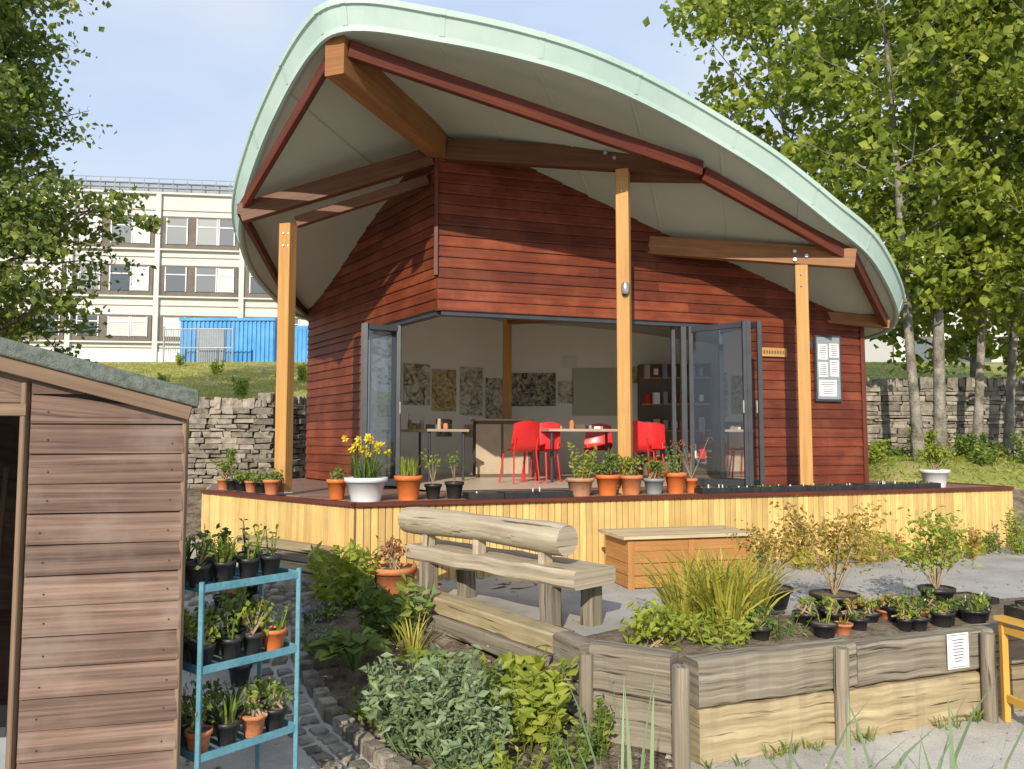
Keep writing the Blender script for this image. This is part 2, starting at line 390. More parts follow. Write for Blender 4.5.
# ------------------------------------------------------------------ pavilion
pav=empty('garden_pavilion')
RIM=[(-1.50,6.95,5.03),(-.75,7.07,5.00),(.07,7.3,4.94),(.855,7.57,4.82),(1.85,8.13,4.60),(2.83,8.6,4.24),(3.70,9.1,3.83),(4.44,9.7,3.53),(5.30,10.9,3.02),(5.38,12.2,2.9),(4.7,13.6,2.92),(3.4,15.2,3.0),(.8,16.2,3.1),(-1.8,15.9,3.2),(-3.1,14.8,3.32),(-3.50,13.5,3.41),(-3.60,12.2,3.48),(-3.58,11,3.63),(-3.42,10,3.80),(-3.14,9.15,3.98),(-2.80,8.57,4.36),(-2.38,7.95,4.70),(-1.88,7.3,4.98)]
INT=[(-.87,9.2,4.92),(.47,9.63,4.55),(1.8,10.05,4.03),(3.2,10.5,3.55),(4.82,11.02,2.98),(-2.0,10.87,4.25),(-3.2,12.6,3.45),(.3,12.5,3.9)]
CP=np.array(RIM+INT)
def kern(r): return np.where(r>1e-9,r*r*np.log(r+1e-12),0)
n_=len(CP); K=kern(np.linalg.norm(CP[:,None,:2]-CP[None,:,:2],axis=2))+np.eye(n_)*.02
Pm=np.hstack([np.ones((n_,1)),CP[:,:2]])
A=np.block([[K,Pm],[Pm.T,np.zeros((3,3))]]); W=np.linalg.solve(A,np.concatenate([CP[:,2],np.zeros(3)]))
def rz_(x,y):
    r=np.hypot(CP[:,0]-x,CP[:,1]-y); return float(kern(r)@W[:n_]+W[n_]+W[n_+1]*x+W[n_+2]*y)
def catmull(P,sub):
    P=np.array(P)[:,:2]; n=len(P); out=[]
    for i in range(n):
        a,b_,c,d=P[i-1],P[i],P[(i+1)%n],P[(i+2)%n]
        for k in range(sub):
            t=k/sub; out.append(.5*((2*b_)+(c-a)*t+(2*a-5*b_+4*c-d)*t*t+(3*b_-a-3*c+d)*t**3))
    return np.array(out)
rim=catmull(RIM,8)
for _ in range(6): rim=.5*rim+.25*(np.roll(rim,1,0)+np.roll(rim,-1,0))
NR=len(rim); G=np.array([.6,11.5])
tan=np.roll(rim,-1,0)-np.roll(rim,1,0); tan/=np.linalg.norm(tan,axis=1)[:,None]
outn=np.stack([tan[:,1],-tan[:,0]],1)
for i in range(NR):
    if outn[i]@(rim[i]-G)<0: outn[i]*=-1
rings=22; b=MB(); vs=[]; fs=[]
for k in range(1,rings+1):
    for i in range(NR):
        p=G+(rim[i]-G)*(k/rings); vs.append((p[0],p[1],rz_(*p)))
vs.append((G[0],G[1],rz_(*G))); c0=len(vs)-1
for i in range(NR): fs.append((c0,(i+1)%NR,i))
for k in range(rings-1):
    for i in range(NR):
        j=(i+1)%NR; fs.append((k*NR+i,k*NR+j,(k+1)*NR+j,(k+1)*NR+i))
b.add(vs,fs,'soffit',None,True); b.obj('soffit',pav)
b=MB()
rimz=[vs[(rings-1)*NR+i][2] for i in range(NR)]
prof=[(-.03,-.012),(.0,-.03),(.03,-.03),(.035,.02),(.085,.18),(.110,.185),(.115,.24),(.07,.265),(-.3,.33)]
fv=[];ff=[]
for o_,dz in prof:
    for i in range(NR):
        p=rim[i]+outn[i]*o_; fv.append((p[0],p[1],rimz[i]+dz))
for k in range(len(prof)-1):
    for i in range(NR):
        j=(i+1)%NR; ff.append((k*NR+i,k*NR+j,(k+1)*NR+j,(k+1)*NR+i))
b.add(fv,ff,'metal',None,False); b.obj('roof_edge_fascia',pav)
b=MB()
for i in range(0,NR,9):
    for (o0,z0),(o1,z1) in (((.037,.02),(.088,.18)),((.113,.185),(.118,.24))):
        p=rim[i]+outn[i]*o0; q=rim[i]+outn[i]*o1
        b.rbox((p[0],p[1],rimz[i]+z0),(q[0],q[1],rimz[i]+z1),.05,.006,'metal',.001,up=(outn[i][0],outn[i][1],0))
b.obj('fascia_joints',pav)
b=MB()
for k in range(9):
    s0=np.array([-2.6+k*.95,6.6+k*.30]); s1=s0+np.array([.30*1.5,.95*1.5])*4
    pts=[]
    for t in np.linspace(0,1,60):
        p=s0+(s1-s0)*t
        ins=False; j=NR-1
        for i in range(NR):
            xi,yi=rim[i];xj,yj=rim[j]
            if (yi>p[1])!=(yj>p[1]) and p[0]<(xj-xi)*(p[1]-yi)/(yj-yi)+xi: ins=not ins
            j=i
        if ins: pts.append((p[0],p[1],rz_(*p)-.004))
    for a,c in zip(pts[:-1],pts[1:]): b.rbox(a,c,.03,.004,'soffit',.001)
b.obj('soffit_joint_strips',pav)
b=MB(); tv=[];tf=[]
for k in range(1,13):
    for i in range(NR):
        q=rim[i]-outn[i]*.28; p=G+(q-G)*(k/12); kk=k/12
        tv.append((p[0],p[1],rz_(*p)+.32+.1*(1-kk**2)))
tv.append((G[0],G[1],rz_(*G)+.42))
for i in range(NR): tf.append((len(tv)-1,i,(i+1)%NR))
for k in range(11):
    for i in range(NR):
        j=(i+1)%NR; tf.append((k*NR+i,(k+1)*NR+i,(k+1)*NR+j,k*NR+j))
b.add(tv,tf,'metal',None,True); b.obj('roof_covering',pav)
C=np.array([-.87,9.2]); uR=np.array([.953,.304]); nR=np.array([.304,-.953]); LR=5.97
uL=np.array([-.559,.829]); nL=np.array([-.829,-.559]); LL=4.26
ZF=.75; ZH=2.85
def siding(name,u,n,L,s_open):
    b=MB(); hb=.126
    zz=ZF
    while zz<5.0:
        s0=s_open if zz<ZH-.01 else 0
        zlo=zz; zhi=zz+hb
        if zz<ZH-.01 and zhi>ZH: zhi=ZH
        s1=L
        while s1>s0 and rz_(*(C+u*s1))<zlo+.0: s1-=.03
        if s1-s0>.05:
            cuts=[s0]; s=s0+rng.uniform(1.2,3.4)
            while s<s1-.5: cuts.append(s); s+=rng.uniform(2.2,3.6)
            cuts.append(s1)
            for a,c in zip(cuts[:-1],cuts[1:]):
                c2=c-.003; vs=[]
                for ss in (a,c2):
                    for o_,z_ in ((0,zlo),(.026,zlo),(.028,zlo+.012),(.010,zhi-.004),(0,zhi-.004)):
                        p=C+u*ss+n*o_; vs.append((p[0],p[1],z_))
                r0,r1=rng.random()*30,rng.random()*30
                fs=[];uv=[]
                pr=[0,.03,.045,.16,.17,.29]
                for q in range(5):
                    r=(q+1)%5; fs.append((q,r,5+r,5+q)); uv.append([(r0,r1+pr[q]),(r0,r1+pr[q+1]),(r0+c-a,r1+pr[q+1]),(r0+c-a,r1+pr[q])])
                fs+= [(4,3,2,1,0),(5,6,7,8,9)]; uv+=[[(r0,r1)]*5]*2
                b.add(vs,fs,'red',uv)
        zz=zhi
    b.obj(name,pav)
siding('front_cladding',uR,nR,LR,3.86)
siding('side_cladding',uL,nL,LL,2.02)
def plate(b,P0,P1,z0,off,mat,n=16,z1=None,s0=0,s1=1,th=.08):
    P0=np.array(P0,float);P1=np.array(P1,float); d=P1-P0; L=np.linalg.norm(d); d/=L; nn=np.array([d[1],-d[0]])
    vs=[]
    for i in range(n+1):
        s=(s0+(s1-s0)*i/n)*L
        for o_ in (off,off+th):
            p=P0+d*s+nn*o_; zt=z1 if z1 else rz_(*p)+.04
            vs+= [(p[0],p[1],z0),(p[0],p[1],zt)]
    fs=[]
    for i in range(n):
        a=4*i;c=4*i+4
        fs+= [(a,a+1,c+1,c),(a+2,c+2,c+3,a+3),(a,c,c+2,a+2),(a+1,a+3,c+3,c+1)]
    fs+= [(0,2,3,1),(4*n,4*n+1,4*n+3,4*n+2)]
    b.add(vs,fs,mat)
PR=C+uR*LR; PL=C+uL*LL; Q1=(-.1,14.6); Q2=(3.75,14.25)
b=MB()
plate(b,C,PR,ZH,-.10,'plaster',24); plate(b,C,PR,ZF,-.10,'plaster',8,z1=ZH-.003,s0=3.88/LR,s1=1)
plate(b,PL,C,ZH,-.10,'plaster',16); plate(b,PL,C,ZF,-.10,'plaster',8,z1=ZH-.003,s0=0,s1=1-2.04/LL)
# unseen east wall, with a large window added to brighten the room
plate(b,PR,Q2,ZF,-.10,'plaster',4,s0=0,s1=.08); plate(b,PR,Q2,ZF,-.10,'plaster',4,s0=.72,s1=1); plate(b,PR,Q2,ZF,-.10,'plaster',4,z1=1.0,s0=.083,s1=.717); plate(b,PR,Q2,2.72,-.10,'plaster',6,s0=.083,s1=.717)
plate(b,Q2,Q1,ZF,-.10,'plaster'); plate(b,Q1,PL,ZF,-.10,'plaster')
b.obj('inner_walls',pav)
b=MB()
plate(b,PR,Q2,.2,.0,'red',4,s0=0,s1=.08,th=.04); plate(b,PR,Q2,.2,.0,'red',4,s0=.72,s1=1,th=.04); plate(b,PR,Q2,.2,.0,'red',4,z1=1.0,s0=.083,s1=.717,th=.04); plate(b,PR,Q2,2.72,.0,'red',6,s0=.083,s1=.717,th=.04)  # outer skin leaves the same opening for the added window
plate(b,Q2,Q1,.2,.0,'red',th=.04); plate(b,Q1,PL,.2,.0,'red',th=.04)
b.obj('rear_cladding',pav)
def P3(p,z): return (float(p[0]),float(p[1]),z)
b=MB(); q2_=np.array(Q2)
for f in (.095,.30,.5,.705):
    p=PR+(q2_-PR)*f; b.rbox(P3(p,1.02),P3(p,2.70),.05,.05,'frame',.003)
for z in (1.03,2.69): b.rbox(P3(PR+(q2_-PR)*.09,z),P3(PR+(q2_-PR)*.71,z),.05,.05,'frame',.003)
b.obj('added_east_window_frame',pav)  # frame of the added window that lets daylight into the room
b=MB()
b.rbox(P3(C-nR*.055+uR*.05,ZH-.03),P3(C-nR*.055+uR*3.86,ZH-.03),.10,.055,'frame',.004)
b.rbox(P3(C-nL*.055+uL*.05,ZH-.03),P3(C-nL*.055+uL*2.02,ZH-.03),.10,.055,'frame',.004)
b.obj('door_head_track',pav)
b=MB(); cc=C+(nR+nL)*.022; b.rbox(P3(cc,3.25),P3(cc,4.85),.05,.05,'redtrim',.004)
pe=PR+uR*.01+nR*.02; b.rbox(P3(pe,.75),P3(pe,2.95),.06,.07,'redtrim',.004)
b.obj('corner_trim',pav)
def colm(name,x,y,zt):
    b=MB(); b.rbox((x,y,ZF),(x,y,zt),.145,.145,'post',.006,up=(.3,.95,0))
    for dz in (.12,.26):
        for dx in (-.03,.03):
            b.tube([(x+dx,y-.07,zt-dz),(x+dx,y-.086,zt-dz)],.010,'steel',8)
    b.box((x,y,ZF+.012),(.2,.2,.012),'steel',.3)
    b.obj(name,pav)
colm('post_1',-2.56,9.0,3.80); colm('post_2',1.25,8.85,4.38); colm('post_3',3.52,9.62,3.46)
b=MB(); b.rbox((-1.62,7.08,4.86),(-.80,9.35,4.83),.20,.39,'beamorange',.006)
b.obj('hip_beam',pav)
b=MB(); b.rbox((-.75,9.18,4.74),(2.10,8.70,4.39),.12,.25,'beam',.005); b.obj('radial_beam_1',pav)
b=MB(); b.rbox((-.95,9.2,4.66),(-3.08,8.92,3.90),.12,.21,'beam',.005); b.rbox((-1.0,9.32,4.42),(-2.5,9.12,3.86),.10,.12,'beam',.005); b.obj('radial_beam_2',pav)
b=MB(); b.rbox((1.75,10.07,3.82),(4.10,9.44,3.50),.12,.23,'beamorange',.005); b.obj('radial_beam_3',pav)
b=MB(); b.rbox((4.3,10.9,3.02),(5.12,10.80,2.93),.11,.16,'beamorange',.005); b.obj('radial_beam_4',pav)
b=MB()
def E(x,y,dz=-.10): return (x,y,rz_(x,y)+dz)
for a,c in ((E(-1.5,7.12),E(2.08,8.62)),(E(2.12,8.7),E(4.08,9.50)),(E(4.1,9.5),E(5.08,10.80))):
    b.rbox(a,c,.07,.16,'redtrim',.004)
for a,c in ((E(-1.66,7.2),E(-3.07,8.95)),(E(-3.1,8.95),E(-3.34,11.6)),(E(-3.34,11.6),E(-3.3,13.4))):
    b.rbox(a,c,.06,.12,'redtrim',.004)
b.rbox((1.35,8.95,4.36),(2.15,8.80,4.30),.10,.14,'beam',.004)
b.obj('perimeter_beams',pav)
b=MB()
for x,y,z in ((1.05,8.80,4.56),(1.15,8.79,4.50),(3.42,9.55,3.62),(3.55,9.52,3.56),(3.42,9.55,3.52)):
    b.tube([(x,y,z),(x-.005,y-.02,z)],.022,'steel',10)
b.obj('beam_bolts',pav)
# deck
K0=np.array([-1.47,7.6]); DR=np.array([6.3,10.2]); DL=np.array([-3.66,9.6]); DB=np.array([5.9,11.6]); DLB=np.array([-4.2,11.3])
b=MB(); dp=[K0,DR,DB,(3.7,14.4),(-.1,14.75),(-3.35,12.9),DLB,DL]
b.add([(float(p[0]),float(p[1]),ZF-.02) for p in dp],[tuple(range(8))],'deck')
uD=(DR-K0)/np.linalg.norm(DR-K0); nD=np.array([-uD[1],uD[0]])
for i in range(11):
    o_=.075+i*.125
    p=K0+nD*o_; q=p+uD*8.2
    k=o_*.55; p=p-uD*(k*.95)+uD*.12
    q=q-uD*.1
    b.rbox(P3(p,ZF-.012),P3(q,ZF-.012),.118,.03,'deck',.004)
b.obj('deck_boards',pav)
b=MB(); fl=[C+(-nR*.1),PR-nR*.1-uR*.1,(3.65,14.15),(-.1,14.5),PL+(.12,-.05)]
b.add([(float(p[0]),float(p[1]),ZF+.008) for p in fl],[tuple(range(5))],'floor'); b.obj('interior_floor',pav)
def cladrun(b,a,c,zt=ZF-.035,zb=0.0):
    a=np.array(a,float);c=np.array(c,float);L=np.linalg.norm(c-a);u=(c-a)/L;s=0
    b.rbox(P3(a,(zt+zb)/2),P3(c,(zt+zb)/2),.02,zt-zb-.01,'deck',.001)
    nn=np.array([u[1],-u[0]]); 
    if nn@(a-np.array([.6,11.5]))<0: nn=-nn
    while s<L-.03:
        p=a+u*(s+.035)+nn*.022
        b.rbox(P3(p,zb-.02+rng.normal(0,.003)),P3(p,zt),.064,.02,'clad',.005,up=(nn[0],nn[1],0))
        s+=.069
b=MB(); cladrun(b,K0,DR); cladrun(b,K0,DL); cladrun(b,DR,DB); cladrun(b,DL,DLB); b.obj('deck_side_cladding',pav)
b=MB()
for a,c in ((K0,DR),(K0,DL),(DR,DB)):
    b.rbox(P3(a+(0,-.03),ZF-.012),P3(np.array(c)+(0,-.03),ZF-.012),.09,.04,'redtrim',.004)
b.obj('deck_edge_trim',pav)
def leafdoor(name,a,c,zb=ZF+.02,zt=ZH-.06):
    b=MB(); a=np.array(a);c=np.array(c)
    for p in (a,c): b.rbox(P3(p,zb),P3(p,zt),.055,.05,'frame',.003)
    u=(c-a)/np.linalg.norm(c-a)
    for z,h in ((zb+.05,.09),(zt-.04,.07)): b.rbox(P3(a+u*.03,z),P3(c-u*.03,z),.045,h,'frame',.003)
    q=[P3(a,zb+.1),P3(c,zb+.1),P3(c,zt-.07),P3(a,zt-.07)]
    b.add(q,[(0,1,2,3)],'glass')
    nn_=np.array([u[1],-u[0]])
    b.tube([P3(c+nn_*.05,zb+.9),P3(c+nn_*.05,zb+1.05)],.01,'steel',8)
    b.obj(name,pav)
def W2(s,o,u=uR,n=nR): return C+u*s+n*o
leafdoor('folding_door_1',W2(3.30,.03),W2(3.66,.68))
leafdoor('folding_door_2',W2(3.70,.70),W2(3.74,.03))
leafdoor('folding_door_3',W2(3.80,.05),W2(3.84,.72))
leafdoor('side_door_1',W2(2.0,-.04,uL,nL),W2(1.22,-.04,uL,nL))
leafdoor('side_door_2',W2(1.14,-.02,uL,nL),W2(1.12,.42,uL,nL))
leafdoor('side_door_3',W2(1.05,.42,uL,nL),W2(1.03,-.02,uL,nL))
b=MB(); q=W2(3.22,-.02); b.rbox(P3(q,ZF+.01),P3(q,ZH-.06),.07,.09,'frame',.003); q=W2(3.12,-.10); b.rbox(P3(q,ZF+.01),P3(q,ZH-.06),.05,.06,'frame',.003); b.obj('door_jamb',pav)
b=MB(); b.rbox((-.08,13.4,ZF),(-.08,13.4,rz_(-.08,13.4)),.15,.15,'post',.005)
b.rbox((-.08,13.4,3.4),(2.9,11.2,3.2),.12,.22,'beamorange',.005)
b.obj('interior_post',pav)
def onwall(P0,P1,f,off,w,h,z,mat,name,frame=None):
    P0=np.array(P0,float);P1=np.array(P1,float);d=P1-P0;L=np.linalg.norm(d);d/=L
    nn=np.array([-d[1],d[0]])
    if nn@(np.array([.6,11.8])-P0)<0: nn=-nn
    p=P0+d*L*f+nn*off; b=MB(); a=p-d*w/2;c=p+d*w/2
    b.rbox(P3(a,z),P3(c,z),.012,h,mat,.001)
    b.obj(name,pav)
for f,w,h,z,m in ((.36,.38,.75,2.1,'art3'),(.50,.48,.7,2.28,'art1'),(.64,.46,.72,2.2,'art3'),(.785,.44,.85,2.2,'art1'),(.92,.40,.8,2.05,'art1'),(.50,.3,.35,1.6,'paper'),(.64,.3,.3,1.55,'art2'),(.92,.3,.3,1.4,'paper'),(.79,.3,.22,1.5,'art3'),(.2,.4,.6,2.1,'art2')):
    onwall(PL,Q1,f,.12,w,h,z,m,'wall_print')
for f,w,h,z,m in ((.13,.80,.6,2.25,'art2'),(.30,.25,.20,2.75,'paper'),(.42,.85,.85,2.2,'soffit'),(.28,.28,.4,2.2,'art1'),(.85,.7,.9,1.9,'brown'),(.6,.4,.3,2.5,'art3')):
    onwall(Q1,Q2,f,.12,w,h,z,m,'wall_board')
b=MB(); b.rbox((2.2,13.9,ZF+.95),(3.4,13.8,ZF+.95),.45,1.88,'brown',.01)
for k in range(4):
    b.rbox((2.22,13.66,ZF+.3+k*.45),(3.38,13.56,ZF+.3+k*.45),.03,.03,'post',.002)
    for j in range(7): b.box((2.3+j*.15,13.60-j*.012,ZF+.40+k*.45),(rng.uniform(.05,.11),.08,rng.uniform(.1,.26)),['art3','greypot','paper','redch','tabletop'][rng.integers(5)],.1)
b.obj('shelf_unit')
# ------------------------------------------------------------------ interior furniture
def chair(x,y,rz,mat,name='red_chair'):
    b=MB(); R=Matrix.Rotation(rz,3,'Z')
    def T(p): q=R@Vector(p); return (q.x+x,q.y+y,q.z+ZF+.01)
    lm='redch' if mat=='redch' else 'steel'
    for sx in (-1,1):
        b.tube([T((.20*sx,.20,0)),T((.16*sx,.15,.43))],.013,lm,6)
        b.tube([T((.20*sx,-.20,0)),T((.17*sx,-.16,.43)),T((.17*sx,-.22,.62))],.013,lm,6)
    n=6; vs=[];fs=[]
    path=[(.21,.44),(.1,.435),(-.05,.43),(-.17,.45),(-.21,.55),(-.235,.7),(-.25,.84)]
    for i,(yy,zz) in enumerate(path):
        for j in range(n+1):
            t=j/n*2-1; w=.22-(.02 if i>4 else 0)
            cy=yy+(.04*t*t if i>3 else 0); cz=zz+(.02*t*t if i<4 else 0)-(.04*t*t if i==6 else 0)
            vs.append(T((w*t,cy,cz)))
    k=len(vs); vs+= [(p[0],p[1],p[2]-.012) for p in vs]
    for i in range(6):
        for j in range(n):
            a=i*(n+1)+j; fs.append((a,a+1,a+n+2,a+n+1)); fs.append((k+a,k+a+n+1,k+a+n+2,k+a+1))
    b.add(vs,fs,mat,None,True); b.obj(name)
chair(.10,10.9,.5,'redch');chair(.40,11.15,2.6,'redch');chair(.42,12.2,-.3,'redch');chair(1.75,10.95,-.5,'redch');chair(1.95,11.6,2.6,'redch');chair(1.3,12.3,2.9,'redch')
def table(x,y,rz,w,d,items=True):
    b=MB(); ca,sa=math.cos(rz),math.sin(rz)
    b.box((x,y,ZF+.73),(w,d,.035),'tabletop',rz)
    for sx in(-1,1):
        for sy in (-1,1):
            px,py=sx*(w/2-.06),sy*(d/2-.06); q=(x+px*ca-py*sa,y+px*sa+py*ca)
            b.tube([(*q,ZF+.01),(*q,ZF+.715)],.02,'frame',8)
    b.obj('table')
table(.98,11.55,.3,1.2,.7); table(-1.3,11.9,-.9,1.3,.7); 
for k in range(16):
    x,y=(.55+k*.10,11.5+rng.uniform(-.2,.2)+k*.03) if k<9 else (-1.55+(k-9)*.10,12.1-(k-9)*.1+rng.uniform(-.1,.1))
    if k in (2,5,8,12): continue
    b=MB(); h=rng.uniform(.05,.16); r=rng.uniform(.025,.05)
    mt=['greypot','blackpot','tabletop','terra','greypot','tabletop'][k%6]
    if k%3==1: b.box((x,y,ZF+.748+h*.3),(r*4,r*3,h*.6),['art3','brown','paper'][k//3%3],rng.uniform(0,3)); b.obj('tabletop_box')
    else: b.lathe((x,y,ZF+.748),[(r,0),(r,h*.7),(r*.8,h*.9),(r*.8,h)],mt,12); b.obj('tabletop_jar')
b=MB(); b.box((-.15,12.9,ZF+.45),(.9,.45,.88),'brown',.2); b.box((-.15,12.9,ZF+.91),(.96,.5,.03),'tabletop',.2)
b.box((-.37,12.63,ZF+.45),(.40,.02,.78),'tabletop',.2); b.box((.06,12.72,ZF+.45),(.40,.02,.78),'tabletop',.2); b.obj('cupboard')
# ------------------------------------------------------------------ notices, lamp
nb=empty('notice_board')
def wallpanel(s,z,w,h,o_,mat,name,par,th=.03):
    p=W2(s-w/2,o_);q=W2(s+w/2,o_); b=MB(); b.rbox(P3(p,z),P3(q,z),th,h,mat,.003 if th>.005 else .0004); o=b.obj(name,par); return o
wallpanel(5.38,2.31,.42,.90,.05,'frame','frame',nb)
wallpanel(5.38,2.31,.37,.84,.067,'greypot','backing',nb,.01)
for i,(ds,dz,w,h) in enumerate(((-.09,.22,.15,.21),(.09,.24,.15,.19),(-.09,-.02,.15,.20),(.09,0,.14,.22),(-.02,-.27,.28,.22))):
    wallpanel(5.38+ds,2.31+dz,w,h,.0735,'paper','notice_%d'%i,nb,.003)
    for k in range(6): wallpanel(5.38+ds,2.31+dz+h*.36-k*h*.14,w*rng.uniform(.5,.8),.008,.0765,'ink','print_%d_%d'%(i,k),nb,.002)
sg=empty('wooden_sign'); wallpanel(4.5,2.50,.44,.12,.05,'post','board',sg)
for k in range(9): wallpanel(4.33+k*.042,2.50,.022,.04,.067,'brown','letter_%d'%k,sg,.003)
wl=empty('wall_lamp'); b=MB(); b.lathe((1.25,8.73,2.95),[(.03,0),(.045,.03),(.045,.10),(.03,.13)],'steel',14); b.box((1.25,8.765,3.0),(.05,.03,.12),'frame'); b.obj('lamp_body',wl)
wl=empty('wall_lamp'); q=W2(5.05,.09); b=MB(); b.lathe((q[0],q[1],2.55),[(.03,0),(.05,.03),(.05,.10),(.03,.13)],'frame',14); q=W2(5.05,.045); b.rbox((q[0],q[1],2.55),(q[0],q[1],2.7),.05,.04,'frame',.003); b.obj('lamp_body',wl)
# ------------------------------------------------------------------ background buildings
ob=empty('office_block')
F0=np.array([-62,53.5]); du=np.array([12.1,1.5]);du/=np.linalg.norm(du); nn=np.array([du[1],-du[0]])
Lf=95; ang=math.atan2(du[1],du[0])
def fpos(s,o_,z): p=F0+du*s+nn*o_; return (float(p[0]),float(p[1]),z)
b=MB(); c=fpos(Lf/2,-7,12.0); b.box(c,(Lf,14,14.8),'concrete',ang)
c=fpos(Lf/2,.05,6.1); b.box(c,(Lf,.12,3.2),'whitewall',ang)
for z in (18.2,14.7,11.1,8.0): b.box(fpos(Lf/2,.012,z),(Lf,.05,.05),'brown',ang)
b.obj('walls',ob)
b=MB(); b.box(fpos(Lf/2,-2.6,20.0),(Lf-4,3,1.2),'greyroof',ang)
b.box(fpos(Lf/2,0.0,19.45),(Lf+.3,.5,.14),'concrete',ang)
for k in range(90): b.box(fpos(2+k*1.03,-.6,20.1),(.06,.06,1.3),'greyroof',ang)
for z in (20.1,20.45,20.78): b.box(fpos(Lf/2,-.6,z),(Lf-3,.06,.06),'greyroof',ang)
b.obj('roof_plant_and_railing',ob)
wb=MB(); fb=MB()
gw=5.4; pitch=6.0; k=0
s=.6
while s+gw<Lf:
    for z0,z1 in ((15.3,17.75),(11.8,14.1),(8.45,10.4)):
        zc=(z0+z1)/2; hh=z1-z0
        fb.box(fpos(s+gw/2,.06,zc),(gw,.14,hh),'brown',ang)
        fb.box(fpos(s+gw/2,.12,z0-.06),(gw+.3,.35,.12),'concrete',ang)
        xx=s+.25
        for w in (1.55,.55,1.55,1.2):
            if w>.6: 
                wb.box(fpos(xx+w/2,.16,zc+.1),(w-.1,.05,hh-.55),'blind',ang)
                fb.box(fpos(xx+w/2,.20,zc+.45),(w,.06,.07),'whitepot',ang)
                for e_ in (xx+.05,xx+w-.05): fb.box(fpos(e_,.20,zc+.1),(.07,.06,hh-.5),'whitepot',ang)
            xx+=w+.02
    fb.box(fpos(s+gw+.3,.14,12),(.35,.28,14.7),'concrete',ang)
    s+=pitch
wb.obj('window_panes',ob); fb.obj('window_frames',ob)
ob2=empty('low_office_building')
b=MB(); b.box((42,52,8.5),(46,12,9),'concrete'); b.obj('walls',ob2)
b=MB(); 
for k in range(16):
    for z in (6.4,9.9): b.box((21+k*2.8,45.95,z),(1.9,.12,1.6),'blind'); b.box((21+k*2.8,45.98,z),(2.1,.1,1.8),'brown')
b.obj('windows',ob2)
cn=empty('shipping_container')
b=MB(); b.box((-13.9,40,5.95),(4.6,2.4,2.55),'blue'); b.obj('body',cn)
b=MB()
for k in range(22): b.box((-16.1+k*.21,38.77,5.95),(.10,.07,2.3),'blue')
b.box((-13.9,38.75,7.2),(4.7,.12,.14),'blue'); b.box((-13.9,38.75,4.74),(4.7,.12,.16),'blue'); b.box((-14.6,38.7,5.8),(1.2,.06,1.9),'greyroof'); b.obj('corrugation',cn)
cn=empty('shipping_container'); b=MB(); b.box((-10.2,41,5.85),(2.6,2.4,2.35),'blue')
for k in range(12): b.box((-11.4+k*.21,39.78,5.85),(.10,.07,2.1),'blue')
b.obj('body',cn)
fn=empty('mesh_fence'); b=MB()
for k in range(30): b.tube([(-16.2+k*.11,37,4.6),(-16.2+k*.11,37,6.5)],.014,'steel',4)
for z in (4.75,5.6,6.48): b.tube([(-16.2,37,z),(-13.0,37,z)],.03,'steel',6)
for x in (-16.2,-14.6,-13.0): b.tube([(x,37,4.5),(x,37,6.6)],.04,'steel',6)
b.obj('panels',fn)
# ------------------------------------------------------------------ trees
def tree(name,base,top,r0,limbs,crownfn,leafmat,bark,lsize,nl,clr=.38,lowfrac=.3,bend=.3,droop=.25):
    b=MB(); base=np.array(base,float); top=np.array(top,float); N=12; pts=[];rad=[]
    ph=rng.uniform(0,6)
    for i in range(N+1):
        t=i/N; p=base+(top-base)*t+np.array([math.sin(t*3+ph)*bend*.5*t,math.cos(t*2.4+ph)*bend*.5*t,0]); pts.append(p); rad.append(max(r0*(1-t)**.8,.012)*(1.25 if i==0 else 1))
    b.tube(pts,rad,bark,10,.05); pts=np.array(pts); P=[]
    a=rng.uniform(0,6)
    for i in range(limbs):
        t=lowfrac+(1-lowfrac)*(i+.5)/limbs; a+=2.4+rng.normal(0,.3)
        L=crownfn((t-lowfrac)/(1-lowfrac))*rng.uniform(.7,1.15)
        k=t*N; i0=min(int(k),N-1); st=pts[i0]+(pts[i0+1]-pts[i0])*(k-i0)
        el=rng.uniform(droop-.15,.8); d=np.array([math.cos(a)*math.cos(el),math.sin(a)*math.cos(el),math.sin(el)])
        q=[st];n2=5
        for m in range(1,n2+1):
            q.append(q[-1]+d*L/n2); d=d+rng.normal(0,.12,3)+np.array([0,0,.03]); d/=np.linalg.norm(d)
        rr=max(r0*(1-t)*.4,.018); b.tube(q,[rr*(1-m/n2*.8) for m in range(n2+1)],bark,6)
        for m in range(7):
            f=rng.uniform(.3,1); kk=f*n2; j=min(int(kk),n2-1); s_=np.array(q[j])+(np.array(q[j+1])-np.array(q[j]))*(kk-j)
            d2=rng.normal(0,1,3); d2[2]=d2[2]*.45; d2/=np.linalg.norm(d2); l2=L*rng.uniform(.18,.42)
            e=s_+d2*l2; b.tube([s_,(s_+e)/2+rng.normal(0,.04,3),e],[rr*.3,rr*.2,.006],bark,5)
            for f2 in (.55,1.0): P.append(s_+(e-s_)*f2)
    P=np.array(P); n=nl//len(P)
    sz=rng.uniform(.4,1.2,len(P))*clr
    LP=np.repeat(P,n,0)+rng.normal(size=(len(P)*n,3))*np.repeat(sz,n)[:,None]*np.array([1,1,.5])
    b.leaves(LP,lsize,leafmat,.35,.8,.45)
    return b.obj(name)
cf=lambda t: 2.3*(math.sin(math.pi*min(1,t*.85+.15))**.6)
cf3=lambda t:3.0*(math.sin(math.pi*min(1,t*.85+.15))**.6)
tree('sycamore_tree',(6.75,13.3,.95),(6.3,13.6,11.5),.09,26,cf,'lf_tree','bark',.15,7500,.26,.22)
tree('sycamore_tree',(7.25,13.6,.95),(7.7,13.8,12.5),.10,28,cf,'lf_tree','bark',.15,8500,.26,.22)
tree('sycamore_tree',(8.1,14.0,.95),(8.9,14.2,12.5),.08,26,cf,'lf_tree','bark',.15,8000,.26,.18)
